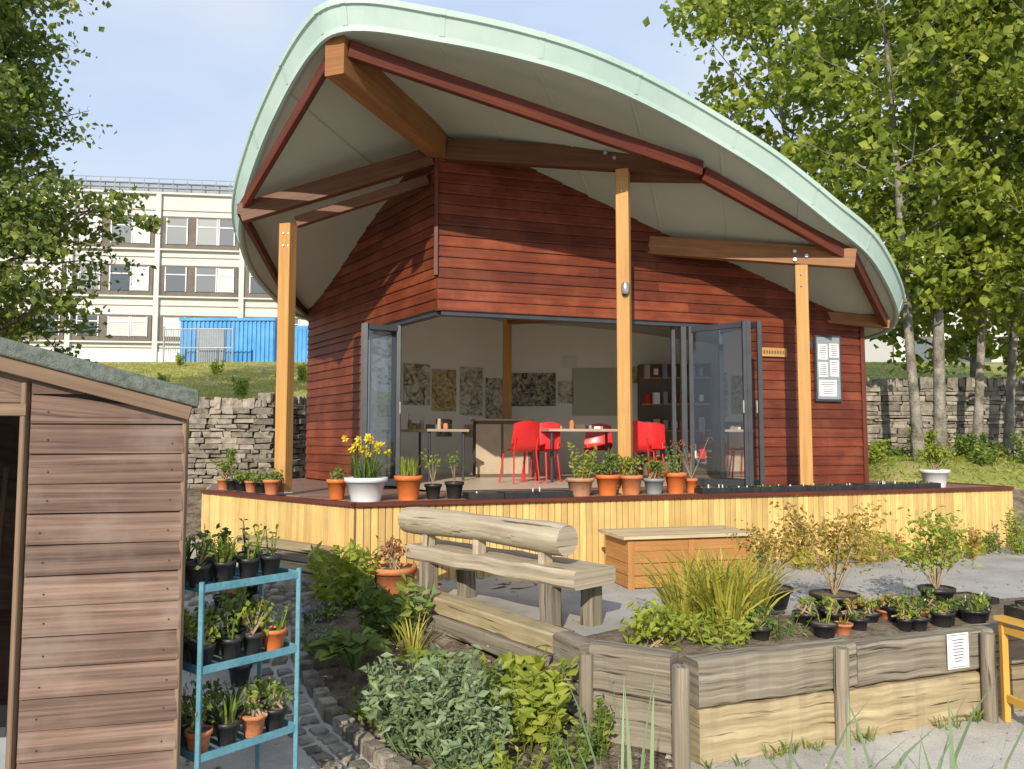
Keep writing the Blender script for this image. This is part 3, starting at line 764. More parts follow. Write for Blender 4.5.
tree('sycamore_tree',(8.75,14.2,.95),(10.2,14.6,12.0),.08,26,cf,'lf_tree','bark',.15,8000,.26,.15)
tree('sycamore_tree',(8.4,12.6,.95),(9.1,12.2,12.0),.10,26,cf,'lf_tree','bark',.15,8500,.26,.22)
tree('sycamore_tree',(7.2,17.5,2.4),(5.5,17.6,12.5),.12,30,cf3,'lf_tree','bark',.17,9500,.30,.20)
tree('sycamore_tree',(10.2,17.5,2.4),(10.0,17.6,12.5),.12,30,cf3,'lf_tree','bark',.18,8000,.30,.05)
tree('sycamore_tree',(12.5,19,2.4),(12.2,19,13),.16,30,lambda t:3.4*(math.sin(math.pi*min(1,t*.9+.12))**.7),'lf_tree','bark',.2,8000,.36,.05)
cl=lambda t: 2.4*(1-t)**.45+.8
tree('broadleaf_tree',(-9.5,13.0,.4),(-9.2,12.8,8.8),.2,42,cl,'lf_ltree','barkd',.11,34000,.25,.20)
tree('broadleaf_tree',(-11.5,15.5,2.1),(-11.0,15.2,12.0),.2,26,lambda t:2.2*(1-t)**.5+.8,'lf_ltree','barkd',.13,10000,.30,.12)
# ------------------------------------------------------------------ shed
sh=empty('garden_shed'); S0=np.array([-1.40,3.42]); e_=np.array([-.97,-.25]);e_/=np.linalg.norm(e_); g_=np.array([-.44,.9]);g_/=np.linalg.norm(g_)
def SP(t,k,z): p=S0+e_*t+g_*k; return (float(p[0]),float(p[1]),float(z))
zr=lambda t:1.455+.27*t
b=MB(); z=-.42
while z<1.7:
    t0=0
    if z+.02>zr(0): t0=(z-1.455+.02)/.27
    if t0<.58: 
        a,c=t0,.585; r0,r1=rng.random()*20,rng.random()*20; vs=[]
        wv=rng.normal(0,.0025,2)
        for tt,wz in ((c,wv[0]),(a,wv[1])):
            for o_,zz in ((0,z),(.020,z),(.022,z+.012),(.014,z+.115),(.002,z+.121),(0,z+.121)):
                q=SP(tt,-o_,min(zz+wz,zr(tt)+.02)); vs.append(q)
        fs=[];uv=[];L=c-a
        pr=[0,.02,.035,.14,.15,.155,.27]
        for q in range(6):
            r=(q+1)%6; fs.append((q,6+q,6+r,r)); uv.append([(r0,r1+pr[q]),(r0+L,r1+pr[q]),(r0+L,r1+pr[q+1]),(r0,r1+pr[q+1])])
        fs+=[(0,1,2,3,4,5),(11,10,9,8,7,6)];uv+=[[(r0,r1)]*6]*2
        b.add(vs,fs,'shed',uv)
        for tt in (.05,.52):
            if t0<.03: q=SP(tt+rng.normal(0,.006),-.019,z+.045+rng.normal(0,.004)); b.tube([q,(q[0]+.001,q[1]-.004,q[2])],.0035,'mortar',6)
    z+=.1225
b.obj('front_boards',sh)
b=MB()
def quad(b,ps,mat,th=None): b.add(ps,[(0,1,2,3)],mat,[[(0,0),(1,0),(1,1),(0,1)]])
quad(b,[SP(0,.003,-.45),SP(0,1.8,-.45),SP(0,1.8,1.47),SP(0,.003,1.47)],'shed')
quad(b,[SP(0,1.8,-.45),SP(2.2,1.8,-.45),SP(2.2,1.8,1.98),SP(0,1.8,1.47)],'shed')
quad(b,[SP(2.2,0,-.45),SP(2.2,1.8,-.45),SP(2.2,1.8,1.98),SP(2.2,0,1.98)],'shed')
quad(b,[SP(0.01,.004,-.45),SP(.58,.004,-.45),SP(.58,.004,1.60),SP(0.01,.004,1.46)],'mortar')
quad(b,[SP(0,.0,-.44),SP(2.2,0,-.44),SP(2.2,1.8,-.44),SP(0,1.8,-.44)],'shed')
quad(b,[SP(1.35,.0,-.44),SP(2.2,0,-.44),SP(2.2,0,2.0),SP(1.35,0,1.83)],'shed')
quad(b,[SP(.58,.004,1.50),SP(1.35,.004,1.50),SP(1.35,.004,1.83),SP(.58,.004,1.62)],'shed')
b.obj('walls',sh)
b=MB(); b.rbox(SP(.605,-.005,-.44),SP(.605,-.005,1.58),.022,.05,'shedtrim',.004,up=(0,1,0))
b.rbox(SP(-.006,-.0,-.44),SP(-.006,-.0,1.44),.018,.035,'shedtrim',.003,up=(0,1,0))
b.rbox(SP(-.02,-.055,zr(-.02)+.012),SP(2.3,-.055,zr(2.3)+.012),.02,.06,'shedtrim',.003)
b.rbox(SP(.6,-.02,1.47),SP(1.35,-.02,1.47),.03,.05,'shedtrim',.003)
b.obj('trim_and_door_frame',sh)
b=MB(); vs=[SP(t,k,zr(t)+dz) for dz in (.042,.115) for k in (-.09,1.9) for t in (-.05,2.35)]
b.add(vs,[(0,1,3,2),(4,6,7,5),(0,4,5,1),(2,3,7,6),(0,2,6,4),(1,5,7,3)],'felt')
b.obj('felt_roof',sh,bevel=.012)
b=MB(); b.box(SP(.75,.5,-.1),(.3,.3,.35),'greypot',.2); b.box(SP(.78,.5,.09),(.32,.32,.04),'frame',.2); b.obj('storage_crate')
b=MB(); b.lathe(SP(.73,.25,-.44),[(.10,0),(.13,.2),(.14,.21)],'whitepot',18); b.obj('bucket')
b=MB(); b.tube([SP(.85,.9,-.44),SP(.8,1.2,1.2)],.015,'shedtrim',8); b.box(SP(.85,.88,-.3),(.2,.04,.28),'steel'); b.obj('spade')
# ------------------------------------------------------------------ generic plants
def bush(b,c,r,h,n,ls,mat,up=.5,asp=.55,clumps=14,stems=True):
    cs=cloud((c[0],c[1],c[2]+h*.5),(r*.75,r*.75,h*.42),clumps,.35)
    for q in cs:
        k=rng.uniform(.28,.5)*r
        P=rng.normal(size=(n//clumps,3))*np.array([k,k,k*.8])*.6+q
        P[:,2]=np.maximum(P[:,2],c[2]+.02)
        b.leaves(P,ls,mat,up,asp)
        if stems: b.tube([(c[0]+rng.normal(0,.03),c[1]+rng.normal(0,.03),c[2]),tuple((np.array(c)+q)/2+rng.normal(0,.02,3)),tuple(q)],[.008,.006,.003],'tan' ,4)
def spires(b,c,r,h,n,ls,mat):
    for i in range(n):
        a=rng.uniform(0,6.28); q=r*math.sqrt(rng.random()); hh=h*rng.uniform(.6,1.1)
        x,y=c[0]+q*math.cos(a)*.6,c[1]+q*math.sin(a)*.6; tx,ty=c[0]+q*math.cos(a)*1.15,c[1]+q*math.sin(a)*1.15
        b.tube([(x,y,c[2]),((x+tx)/2,(y+ty)/2,c[2]+hh*.5),(tx,ty,c[2]+hh)],[.005,.004,.002],mat,4)
        m=int(hh/.035); t=np.linspace(.15,1,m)[:,None]
        ctr=np.array([x,y,c[2]])*(1-t)+np.array([tx,ty,c[2]+hh])*t
        an=rng.uniform(0,6.28,m); d=np.stack([np.cos(an),np.sin(an),np.full(m,.35)],1)
        for sg_ in (1,-1):
            dd_=d*np.array([sg_,sg_,1]); b.leaves(ctr+dd_*ls*.5*(1.15-t*.5),ls,mat,.6,.45,.3,dirs=dd_*3)
def shrub(name,c,r,h,n,ls,mat,**k):
    b=MB(); bush(b,c,r,h,n,ls,mat,**k); return b.obj(name)
def spireplant(name,c,r,h,n,ls,mat):
    b=MB(); spires(b,c,r,h,n,ls,mat); return b.obj(name)
def broadleaf(name,c,n,r,h,w,mat):
    b=MB()
    for i in range(n):
        a=rng.uniform(0,6.28); k=rng.uniform(.35,1); dx,dy=math.cos(a),math.sin(a); px_,py_=-dy,dx; hh=h*(1.25-k*.6)*rng.uniform(.8,1.1); vs=[]
        ln=r*k
        for q,(t,ww) in enumerate(((0,.04),(.35,.1),(.5,.75),(.7,1),(.88,.6),(1,.04))):
            z=c[2]+hh*math.sin(min(1,t*1.25)*1.9)*1.0; o=ln*t*1.15; x,y=c[0]+dx*o,c[1]+dy*o; s_=w*.5*ww*(.6+.5*k)
            vs+=[(x-px_*s_,y-py_*s_,z+.25*s_),(x,y,z-.1*s_),(x+px_*s_,y+py_*s_,z+.25*s_)]
        fs=[]
        for q in range(5):
            o=3*q; fs+=[(o,o+1,o+4,o+3),(o+1,o+2,o+5,o+4)]
        b.add(vs,fs,mat,None,True)
    return b.obj(name)
def potted(name,x,y,z,r,h,potmat,kind,ph=.25,pr=.16,mat='lf_green',n=160,ls=.05):
    b=MB(); b.pot((x,y,z),r,h,potmat)
    t=(x,y,z+h*.92)
    if kind=='bush': bush(b,t,pr,ph,n,ls,mat,clumps=8)
    elif kind=='blades': b.blades(t,n//4,ph,pr,.014,mat,.4,r*.6)
    elif kind=='spire': spires(b,t,pr,ph,max(4,n//30),ls,mat)
    elif kind=='daff':
        b.blades(t,70,ph*.85,pr*.7,.013,'lf_green',.3,r*.7)
        for i in range(20):
            a=rng.uniform(0,6.28); rr=pr*rng.uniform(.1,1.1); hh=ph*rng.uniform(.7,1.2)
            q=(t[0]+rr*math.cos(a),t[1]+rr*math.sin(a),t[2]+hh)
            b.tube([(t[0]+rr*.4*math.cos(a),t[1]+rr*.4*math.sin(a),t[2]),q],[.004,.003],'lf_green',4)
            for m in range(6):
                an=m*1.047; d=np.array([math.cos(an),-.15,math.sin(an)])
                b.leaves([np.array(q)+d*.02],.048,'petal',0,.6,.1,dirs=d[None]*3)
            b.lathe((q[0],q[1]-.012,q[2]-.01),[(.008,0),(.014,.02)],'petal',6)
    elif kind=='sticks':
        for i in range(7):
            a=rng.uniform(0,6.28);hh=ph*rng.uniform(.6,1.1);q=(t[0]+pr*math.cos(a)*rng.random(),t[1]+pr*math.sin(a)*rng.random(),t[2]+hh)
            b.tube([t,q],[.004,.002],'tan',4); b.leaves(rng.normal(size=(n//7,3))*.03+np.array(q)-np.array([0,0,.03]),ls,mat)
    return b.obj(name)
def D2(s,o_,z=ZF+.004): p=K0+uD*s+nD*o_; return float(p[0]),float(p[1]),z
uu=[(.12,.20,.20,.23,'whitepot','daff',.34,.20,'lf_green',0,0),
(.54,.22,.135,.24,'oran','blades',.24,.10,'lf_lime',240,0),
(-.12,.55,.10,.20,'oran','bush',.16,.1,'lf_green',120,.04),
(.80,.26,.085,.15,'blackpot','sticks',.28,.1,'lf_lime',60,.04),
(1.02,.26,.095,.17,'blackpot','sticks',.26,.1,'lf_green',60,.04),
(2.38,.20,.145,.19,'brownpot','spire',.34,.19,'lf_lime',300,.06),
(2.70,.20,.13,.22,'oran','bush',.28,.18,'lf_green',300,.05),
(2.99,.22,.125,.21,'terra','bush',.20,.15,'lf_lime',260,.045),
(3.28,.24,.115,.17,'greypot','bush',.30,.17,'lf_green',260,.045),
(3.55,.24,.12,.23,'oran','spire',.30,.17,'lf_green',220,.05)]
for u in uu:
    x,y,z=D2(u[0],u[1]); potted('potted_daffodils' if u[5]=='daff' else 'potted_plant',x,y,z,u[2],u[3],u[4],u[5],u[6],u[7],u[8],u[9] or 160,u[10] or .05)
x,y,z=D2(3.76,.26); potted('potted_twiggy_shrub',x,y,z,.07,.16,'oran','sticks',.44,.26,'lf_red',90,.035)
x,y,z=D2(7.25,.25); potted('potted_plant',x,y,z,.17,.22,'whitepot','bush',.34,.22,'lf_lime',400,.06)
potted('potted_plant',-2.62,8.78,ZF+.004,.09,.16,'terra','sticks',.1,.06,'lf_green',30,.03)
for k in range(6):
    x,y=-3.45+k*.16,9.5-k*.15+.12
    potted('potted_plant',x,y,ZF+.004,.075,.13,'blackpot' if k%3 else 'terra',['bush','sticks'][k%2],.36 if k<2 else .10,.14,'lf_green',160,.045)
def tray(name,x,y,z,w,d,rz,lab=3,seed=True):
    b=MB(); ca,sa=math.cos(rz),math.sin(rz)
    def T(px,py): return (x+px*ca-py*sa,y+px*sa+py*ca)
    b.box((x,y,z+.01),(w,d,.02),'blackpot',rz)
    for px,py,sx,sy in ((0,-d/2,w,.012),(0,d/2,w,.012),(-w/2,0,.012,d),(w/2,0,.012,d)):
        b.box((*T(px,py),z+.031),(sx+.001,sy+.001,.062),'blackpot',rz)
    b.box((x,y,z+.036),(w-.014,d-.014,.03),'soil',rz)
    for i in range(lab):
        q=T(rng.uniform(-w*.45,w*.45),rng.uniform(-d*.4,.1*d)); h=rng.uniform(.03,.06)
        b.box((q[0],q[1],z+.04+h/2),(.012,.003,h),'paper',rz+rng.normal(0,.3))
    if seed:
        P=np.array([(*T(a_,c_),z+.065) for a_,c_ in zip(rng.uniform(-w*.45,w*.45,30),rng.uniform(-d*.4,d*.4,30))]); b.leaves(P,.028,'lf_green')
    b.obj(name)
aD=math.atan2(uD[1],uD[0])
s=3.95
while s<7.0: 
    x,y,z=D2(s,.17); tray('seed_tray',x,y,z,.36,.24,aD,int(rng.integers(1,4)),rng.random()<.5); s+=.375
for s in (1.3,1.68,2.05):
    x,y,z=D2(s,.17); tray('seed_tray',x,y,z,.36,.24,aD,1,False)
# ------------------------------------------------------------------ bench
bn=empty('log_bench'); 
A=np.array([-1.04,6.98]);B_=np.array([.30,5.58]);Cc=np.array([.88,5.86])
Dd=A+(Cc-B_)
b=MB(); mid0=(A+Dd)/2;mid1=(B_+Cc)/2; b.rbox(P3(mid0,.385),P3(mid1,.375),.45,.13,'bench',.022,.004,12); b.obj('seat',bn)
b=MB(); f0=mid0+(A-Dd)*.20+(mid0-mid1)*.04; f1=mid1+(B_-Cc)*.14+ (mid0-mid1)*.08
pts=[];rad=[]
for i in range(17):
    t=i/16; p=f0+(f1-f0)*t; pts.append((p[0]+rng.normal(0,.003),p[1],.645+.010*math.sin(t*4)-.01*t)); rad.append(.112+.008*math.sin(t*7+1))
rad[0]*=.93;rad[-1]*=.93
b.tube(pts,rad,'bench',18,.012); b.obj('backrest_log',bn)
b=MB()
for t in (.16,.5,.88):
    p=f0+(f1-f0)*t; b.rbox(P3(p,.43),P3(p,.60),.11,.06,'bench',.01,.003,2,up=(B_[0]-A[0],B_[1]-A[1],0))
b.obj('backrest_supports',bn)
b=MB()
for t in (.15,.88):
    m_=mid0+(mid1-mid0)*t; w=(Cc-B_)/np.linalg.norm(Cc-B_)
    for sgn in (-.17,.17):
        p=m_+w*sgn; b.rbox(P3(p,-.02),P3(p,.325),.13,.12,'sleeper',.012,.003,3,up=(.7,-.7,0))
b.obj('legs',bn)
b=MB(); b.rbox((-1.1,7.32,.03),(.34,5.36,.02),.20,.13,'palelog',.012,.003,12)
b.rbox((-1.12,7.28,-.10),(.30,5.33,-.11),.16,.13,'sleeper',.012,.003,12); b.obj('patio_edging_timber')
# ------------------------------------------------------------------ sleepers retaining wall
rw=empty('sleeper_retaining_wall')
b=MB(); q0=(1.01,4.63);q1=(3.05,5.405);q2=(5.6,6.37)
def seg(a,c,z,w,h,mat,j=.003,n=14,o_=0):
    a=np.array(a);c=np.array(c);d=(c-a)/np.linalg.norm(c-a);nn=np.array([d[1],-d[0]])
    if nn[1]>0: nn=-nn
    b.rbox(P3(a+nn*o_,z),P3(c+nn*o_,z),w,h,mat,.014,j,n)
seg(q0,(2.06,5.03),-.015,.16,.26,'sleeper',.004); seg((2.068,5.034),q1,-.022,.155,.245,'sleeper',.004); seg((3.058,5.412),q2,-.015,.16,.25,'sleeper',.004)
seg(q0,(1.9,4.965),-.31,.17,.31,'palelog',.005); seg((1.908,4.968),q1,-.313,.165,.30,'palelog',.005); seg((3.055,5.41),q2,-.31,.17,.3,'palelog',.004)
seg((.50,4.93),(.93,4.67),.0,.15,.26,'sleeper',.003,6); seg((.50,4.93),(.93,4.67),-.28,.15,.28,'sleeper',.003,6)
seg((.33,5.28),(.47,4.98),-.01,.14,.24,'sleeper',.003,4); seg((.33,5.28),(.47,4.98),-.27,.14,.26,'sleeper',.003,4)
b.obj('sleepers',rw)
b=MB()
for x,y,zt,r in ((.93,4.52,.10,.05),(1.96,4.87,.11,.045),(3.07,5.27,.10,.045),(.44,4.86,.08,.045)):
    b.tube([(x,y,-.5),(x,y,-.1),(x+.004,y,zt)],[r,r*.98,r*.96],'sleeper',12,.015)
b.obj('stakes',rw)
nt_=empty('paper_notice'); d=np.array([.935,.355]); d/=np.linalg.norm(d); p=np.array([2.82,5.32])+np.array([d[1],-d[0]])*.10
b=MB(); b.rbox(P3(p-d*.09,-.0),P3(p+d*.09,-.0),.006,.22,'paper',.001); b.obj('sheet',nt_)
b=MB()
for k in range(8):
    w=rng.uniform(.03,.05); c=p+np.array([d[1],-d[0]])*.004; b.rbox(P3(c-d*w,.07-k*.019),P3(c+d*w,.07-k*.019),.002,.005,'ink',.0004)
for a_,c_ in (((-.083,.1),(.083,.1)),((-.083,-.1),(.083,-.1))):
    c=p+np.array([d[1],-d[0]])*.004; b.rbox(P3(c+d*a_[0],a_[1]),P3(c+d*c_[0],c_[1]),.002,.003,'ink',.0004)
b.obj('text_lines',nt_)
b=MB()
for k in range(16):
    t=rng.uniform(0,2.6); q=np.array([1.01,4.63])+d*t+np.array([d[1],-d[0]])*rng.uniform(.09,.16)
    b.blades((q[0],q[1],float(H(q[0],q[1]))),9,rng.uniform(.05,.13),.08,.008,'lf_green',.5,.03)
b.obj('wall_foot_weeds')
# ------------------------------------------------------------------ storage chest
ch=empty('wooden_storage_chest'); cx,cy=1.58,7.75; rz=.25
def CT(px,py,z): return (cx+px*math.cos(rz)-py*math.sin(rz),cy+px*math.sin(rz)+py*math.cos(rz),z)
b=MB()
for z,i in ((.06,0),(.17,1),(.28,2),(.385,3)):
    b.rbox(CT(-.62,-.28,z),CT(.62,-.28,z),.022,.104,'box',.004); b.rbox(CT(-.62,.28,z),CT(.62,.28,z),.022,.104,'box',.004)
    for sx in (-.61,.61): b.rbox(CT(sx,-.267,z),CT(sx,.267,z),.022,.104,'box',.004)
for sx in (-.6,0,.6): b.rbox(CT(sx,-.30,0),CT(sx,-.30,.43),.06,.02,'box',.003,up=(-math.sin(rz),math.cos(rz),0))
b.obj('sides',ch)
b=MB()
for k in range(5): b.rbox(CT(-.68,-.27+k*.135,.462-.0),CT(.68,-.27+k*.135,.462),.13,.03,'boxlid',.004)
b.obj('lid',ch)
# ------------------------------------------------------------------ yellow stool
st=empty('yellow_wooden_stool'); b=MB(); x0,y0=3.42,5.12
b.rbox((x0-.26,y0-.02,.20),(x0+.4,y0+.12,.20),.36,.03,'yel',.004); b.obj('top',st); b=MB()
for dx,dy in ((-.21,-.13),(.36,0.0),(-.25,.14),(.3,.24)): b.rbox((x0+dx,y0+dy,-.45),(x0+dx,y0+dy,.184),.04,.04,'yel',.004)
for z in (.13,-.3): b.rbox((x0-.21,y0-.13,z),(x0+.36,y0+.0,z),.025,.05,'yel',.003); b.rbox((x0-.25,y0+.14,z),(x0-.21,y0-.13,z),.025,.05,'yel',.003)
b.obj('legs_and_rails',st)
tray('seed_tray',x0+.05,y0+.06,.216,.5,.3,.21,6)
# ------------------------------------------------------------------ plant rack
rk=empty('plant_rack'); RF1=np.array([-1.03,3.92]); dd=np.array([-.55,-.66]);dd/=np.linalg.norm(dd); RF0=RF1+dd*.50; hh_=np.array([-.76,.64])*.32
b=MB()
cs=[RF0,RF1,RF1+hh_,RF0+hh_]
for p in cs: b.rbox(P3(p,-.45),P3(p,.73),.020,.020,'teal',.002,up=(0,1,0))
b.obj('uprights',rk); b=MB()
for z in (.70,.35,-.02):
    for i in range(4): b.rbox(P3(cs[i],z),P3(cs[(i+1)%4],z),.012,.035,'teal',.002)
    for k in range(1,9):
        a=RF0+(RF1-RF0)*k/9; b.rbox(P3(a,z-.01),P3(a+hh_,z-.01),.03,.008,'teal',.002)
b.obj('shelves',rk)
for z,lst in ((.70,((.08,'blackpot'),(.30,'blackpot'),(.52,'blackpot'),(.74,'blackpot'))),(.35,((.1,'blackpot'),(.34,'blackpot'),(.58,'blackpot'),(.86,'oran'))),(-.02,((.12,'terra'),(.38,'blackpot'),(.62,'terra'),(.85,'blackpot')))):
    for f,pm in lst:
        for dep in (.22,.72):
            p=RF0+(RF1-RF0)*(f+rng.normal(0,.02))+hh_*dep
            potted('potted_seedling',float(p[0]),float(p[1]),z,.052+rng.uniform(-.004,.006),.10,pm if dep<.5 else 'blackpot',['bush','sticks','blades','spire'][rng.integers(4)],.14,.08,['lf_green','lf_lime','lf_green','lf_green'][rng.integers(4)],70,.035)
for k in range(12):
    x=-2.5+rng.uniform(0,.8); y=5.6+rng.uniform(0,1.9)
    if x/y>-.31: x=-.34*y
    potted('potted_seedling',x,y,float(H(x,y)),.08,.13,'blackpot' if k%4 else 'terra',['bush','sticks','spire'][k%3],.25,.13,'lf_green',100,.045)
b=MB()
for k in range(170):
    x=-3.2+rng.uniform(0,1.5);y=6.6+rng.uniform(0,1.6); r=rng.uniform(.03,.10)
    b.box((x,y,float(H(x,y))+r*.25),(r*2,r*1.4,r),'stone',rng.uniform(0,3),.7)
b.obj('rubble_stones',bevel=.015)
b=MB()
for (a0,a1),(c0,c1) in zip(PE[:-1],PE[1:]):
    L=math.hypot(c0-a0,c1-a1);n=int(L/.17)+1; ax=math.atan2(c1-a1,c0-a0); nx_,ny_=math.sin(ax),-math.cos(ax)
    if nx_*(-1)+ny_*(-1)<0: nx_,ny_=-nx_,-ny_
    for row in range(3):
        for k in range(n):
            t=(k+.5+.4*(row%2))/n
            if t>1: continue
            x,y=a0+(c0-a0)*t+nx_*row*.125,a1+(c1-a1)*t+ny_*row*.125
            hz=.12 if row==0 else .05
            b.box((x,y,float(H(x,y))+(.02 if row==0 else -.008)+rng.normal(0,.004)),(L/n*rng.uniform(.82,.93),.105,hz),'stone',ax+rng.normal(0,.05),.92)
b.obj('stone_path_edging',bevel=.012)
b=MB()
for k in range(4): b.rbox((-2.55-.1*k,8.25+.1*k,.05+.085*k),(-1.55-.1*k*.6,7.45+.05*k,.05+.085*k),.22-.03*k,.075,'palelog' if k%2 else 'sleeper',.006,.002,4)
b.obj('timber_stack')
# ------------------------------------------------------------------ garden plants
def gz(x,y): return float(H(x,y))
spireplant('sage_bush',(-.46,4.75,gz(-.46,4.75)),.38,.48,84,.075,'lf_sage')
spireplant('sage_bush',(-.22,4.42,gz(-.22,4.42)),.24,.30,38,.07,'lf_sage')
spireplant('leafy_shrub',(.10,4.78,-.42),.24,.44,20,.10,'lf_lime')
broadleaf('broad_leaved_plant',(.02,5.35,-.35),26,.30,.26,.11,'lf_lime')
spireplant('leafy_shrub',(-.92,6.35,-.20),.28,.42,16,.11,'lf_green')
broadleaf('broad_leaved_plant',(-1.12,5.75,-.28),30,.36,.26,.13,'lf_green')
broadleaf('broad_leaved_plant',(-.62,5.55,-.3),22,.26,.22,.10,'lf_lime')
spireplant('leafy_shrub',(-1.42,6.85,-.1),.26,.50,13,.11,'lf_lime')
spireplant('leafy_shrub',(-1.38,7.25,-.05),.18,.42,9,.10,'lf_lime')
b=MB(); b.blades((-.75,6.0,-.25),34,.36,.24,.014,'lf_yel',.6,.1); b.obj('grass_tuft')
b=MB(); b.blades((-.30,5.25,-.36),28,.30,.2,.013,'lf_lime',.6,.08); b.obj('grass_tuft')
spireplant('low_herb',(-1.38,6.15,-.30),.20,.26,24,.05,'lf_sage')
shrub('low_herb',(-.85,5.15,-.42),.20,.20,340,.045,'lf_green',clumps=12)
b=MB(); bush(b,(-1.56,6.6,-.25),.20,.28,340,.045,'lf_green',clumps=12); b.leaves(cloud((-1.56,6.6,-.04),(.20,.20,.12),90,.5),.028,'petalb'); b.obj('forget_me_nots')
b=MB(); b.blades((-.72,4.95,-.42),26,.34,.2,.014,'lf_green',.6,.12); b.leaves(cloud((-.72,4.95,-.15),(.2,.2,.1),40,.5),.025,'petalw'); b.obj('white_flowering_plant')
for x,y,r,h,m in ((.0,4.25,.16,.2,'lf_lime'),(.28,4.35,.16,.25,'lf_green'),(-.2,4.12,.14,.14,'lf_green'),(.45,4.6,.14,.3,'lf_green'),(.3,4.05,.13,.12,'lf_lime')):
    spireplant('low_herb',(x,y,-.45),r,h,14,.05,m)
b=MB(); 
for x,y in ((1.42,5.45),(1.62,5.62),(1.2,5.6),(1.5,5.8)): b.blades((x,y,.05),95,.68,.44,.018,'lf_yel',.7,.12)
b.obj('golden_grass_clump')
shrub('lime_shrub',(.88,5.12,.05),.25,.26,520,.06,'lf_lime',clumps=14)
spireplant('lime_shrub',(1.3,5.15,.05),.22,.20,20,.06,'lf_lime')
spireplant('lime_shrub',(1.75,5.3,.05),.2,.16,14,.05,'lf_green')
def smalltree(name,x,y,z,h,r,mat,n,ls,pm,pr_=.14,ph=.2):
    b=MB(); b.pot((x,y,z),pr_,ph,pm); z0=z+ph*.9
    for i in range(13):
        a=rng.uniform(0,6.28);e=(x+r*math.cos(a)*rng.uniform(.2,1),y+r*math.sin(a)*rng.uniform(.2,1),z0+h*rng.uniform(.4,1.05))
        m_=((x+e[0])/2*1.0,(y+e[1])/2,z0+(e[2]-z0)*.6)
        b.tube([(x,y,z0),m_,e],[.007,.0045,.002],'tan',5)
        for f in (.45,.7,.9,1.1):
            q=np.array(m_)*(1-f)+np.array(e)*f; b.leaves(q+rng.normal(size=(n//52,3))*np.array([.07,.07,.035]),ls,mat,.6,.5)
    b.obj(name)
smalltree('potted_acer',2.38,6.0,.06,.62,.38,'lf_oran',1150,.042,'blackpot',.17,.16)
smalltree('potted_acer',2.0,6.25,.06,.46,.30,'lf_oran',620,.042,'blackpot',.15,.16)
smalltree('potted_shrub',3.32,6.35,.04,.52,.27,'lf_lime',700,.055,'blackpot',.13,.16)
for k in range(30):
    t=rng.uniform(0.75,2.75); o_=rng.uniform(.2,.62); p=np.array([1.01,4.63])+d*t+np.array([-d[1],d[0]])*o_
    potted('potted_seedling',float(p[0]),float(p[1]),.055,rng.uniform(.045,.085),rng.uniform(.08,.13),['blackpot','blackpot','blackpot','blackpot','terra'][rng.integers(5)],['bush','sticks','blades','spire'][rng.integers(4)],rng.uniform(.04,.15),.07,['lf_green','lf_lime','lf_oran','lf_green'][rng.integers(4)],70,.035)
for k in range(7):
    p=np.array([1.01,4.63])+d*(2.1+.45*k)+np.array([-d[1],d[0]])*(.75 if k<3 else .35); tray('seed_tray',float(p[0]),float(p[1]),.055,.42,.28,.36,4)
for k in range(20):
    s=3.6+k*.25+rng.normal(0,.07); x,y,z=D2(s,-.25-rng.uniform(0,.35),0); h=rng.uniform(.12,.45)
    mt=['lf_green','lf_yel','lf_lime','lf_oran','lf_green'][rng.integers(5)]
    kd=k%3
    if kd==0: shrub('border_plant',(x,y,-.01),rng.uniform(.12,.2),h,180,.05,mt,clumps=8)
    elif kd==1: spireplant('border_plant',(x,y,-.01),rng.uniform(.14,.24),h*1.1,13,.06,mt)
    else:
        b=MB(); b.blades((x,y,-.01),45,h,.2,.014,mt,.6,.1); b.obj('border_grass')
b=MB(); 
for x,y in ((.42,3.02),(.5,3.1),(.36,2.85)): b.blades((x,y,-.45),5,1.12,.2,.020,'lf_iris',.3,.05)
b.obj('iris_leaves')
for pts_ in (((1.02,3.0),(1.2,3.1),(1.38,2.95),(1.5,3.1)),((1.15,2.9),(1.62,3.0),(1.8,3.2))):
    b=MB()
    for x,y in pts_: b.blades((x,y,-.45),5,1.0,.34,.022,'lf_iris',.5,.06)
    b.obj('iris_leaves')
for k in range(18):
    x=5.9+rng.uniform(0,4.6);y=11.9+rng.uniform(0,2.6)
    if k%2: spireplant('bank_plant',(x,y,gz(x,y)),rng.uniform(.2,.3),rng.uniform(.3,.6),16,.09,['lf_green','lf_lime','lf_green'][rng.integers(3)])
    else: shrub('bank_plant',(x,y,gz(x,y)),rng.uniform(.2,.35),rng.uniform(.15,.4),240,.07,['lf_green','lf_lime','lf_green'][rng.integers(3)],clumps=10)
for k in range(12):
    x=-15+rng.uniform(0,10);y=20+rng.uniform(0,11)
    spireplant('bank_weed',(x,y,gz(x,y)),rng.uniform(.15,.3),rng.uniform(.25,.6),9,.12,'lf_lime')
b=MB(); n=14000; xx=rng.uniform(-18,-3,n);yy=14.6+rng.uniform(0,18,n); P=np.stack([xx,yy,H(xx,yy)+.05],1); b.leaves(P,.2,'lf_yel',0,.10)
n=6000
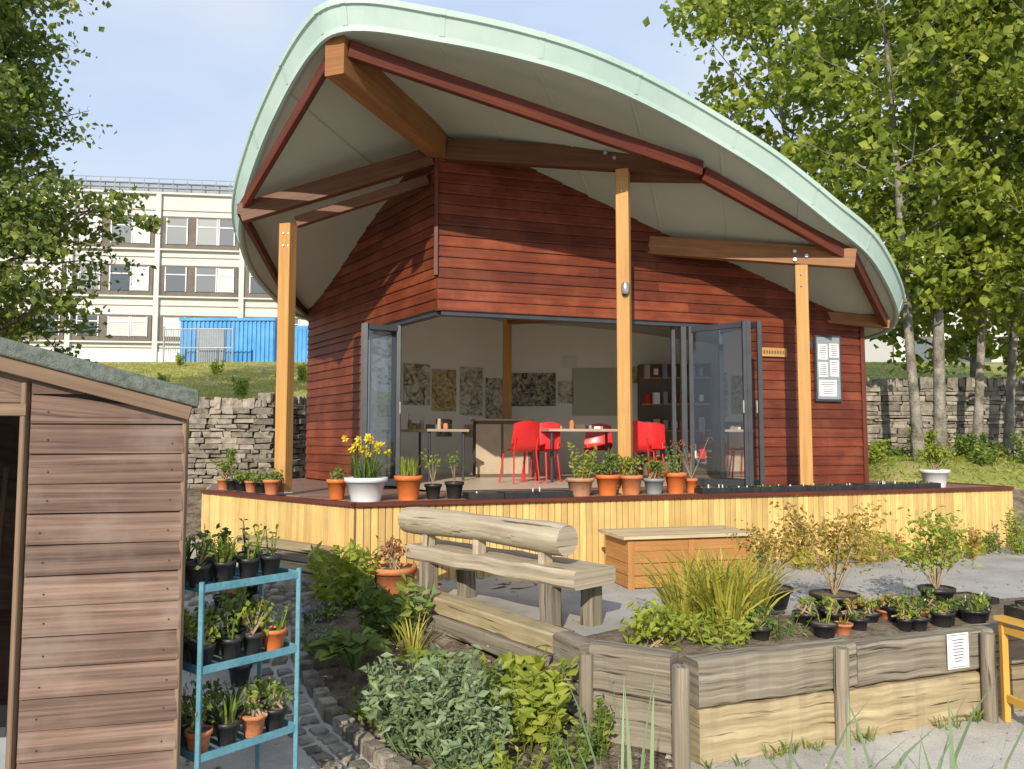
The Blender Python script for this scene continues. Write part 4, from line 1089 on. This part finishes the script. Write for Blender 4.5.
xx=rng.uniform(5.5,17,n);yy=15.7+rng.uniform(0,16,n); P=np.stack([xx,yy,H(xx,yy)+.04],1); b.leaves(P,.18,'lf_lime',0,.12)
n=3500
xx=rng.uniform(5.6,12,n);yy=12.1+rng.uniform(0,2.6,n); P=np.stack([xx,yy,H(xx,yy)+.04],1); b.leaves(P,.13,'lf_lime',0,.14)
b.obj('bank_grass')
potted('potted_plant',-1.02,7.0,0.0,.19,.26,'terra','bush',.3,.2,'lf_red',120,.05)
# ------------------------------------------------------------------ light, sky, camera
to=Vector((-.16,-.85,.43)).normalized()
L=bpy.data.lights.new('sun','SUN'); L.energy=5.0; L.angle=math.radians(.5); L.color=(1,.90,.75)
lo=bpy.data.objects.new('sun',L); S.collection.objects.link(lo); lo.rotation_euler=to.to_track_quat('Z','Y').to_euler(); lo.location=(0,-5,12)
w=bpy.data.worlds.new('World'); S.world=w; w.use_nodes=True; nt=w.node_tree; bg=nt.nodes['Background']
sk=nt.nodes.new('ShaderNodeTexSky'); sk.sky_type='NISHITA'; sk.sun_disc=False
sk.sun_elevation=math.asin(to.z); sk.sun_rotation=math.atan2(to.x,to.y); sk.dust_density=1.0
tc=nt.nodes.new('ShaderNodeTexCoord'); mp=nt.nodes.new('ShaderNodeMapping'); mp.inputs['Scale'].default_value=(1,1,3.0)
nt.links.new(tc.outputs['Generated'],mp.inputs[0])
cf_=noise(nt,mp.outputs[0],1.3,4,.5,.3)
cm=ramp(nt,cf_,[(.42,(0,0,0)),(.72,(1,1,1))])
cc_=mixc(nt,cm,(4.7,5.95,8.1),(7.1,7.4,8.0))
col=mixc(nt,.82,sk.outputs[0],cc_)
nt.links.new(col,bg.inputs[0]); bg.inputs[1].default_value=.13
cam=bpy.data.cameras.new('camera'); co=bpy.data.objects.new('camera',cam); S.collection.objects.link(co)
co.location=(0,0,1.35); co.rotation_euler=(math.radians(90+3.93),0,0)
cam.sensor_width=36; cam.lens=36*800/1024; cam.clip_end=3000; cam.clip_start=.05
S.camera=co
S.view_settings.view_transform='Standard'; S.view_settings.look='None'; S.view_settings.exposure=0
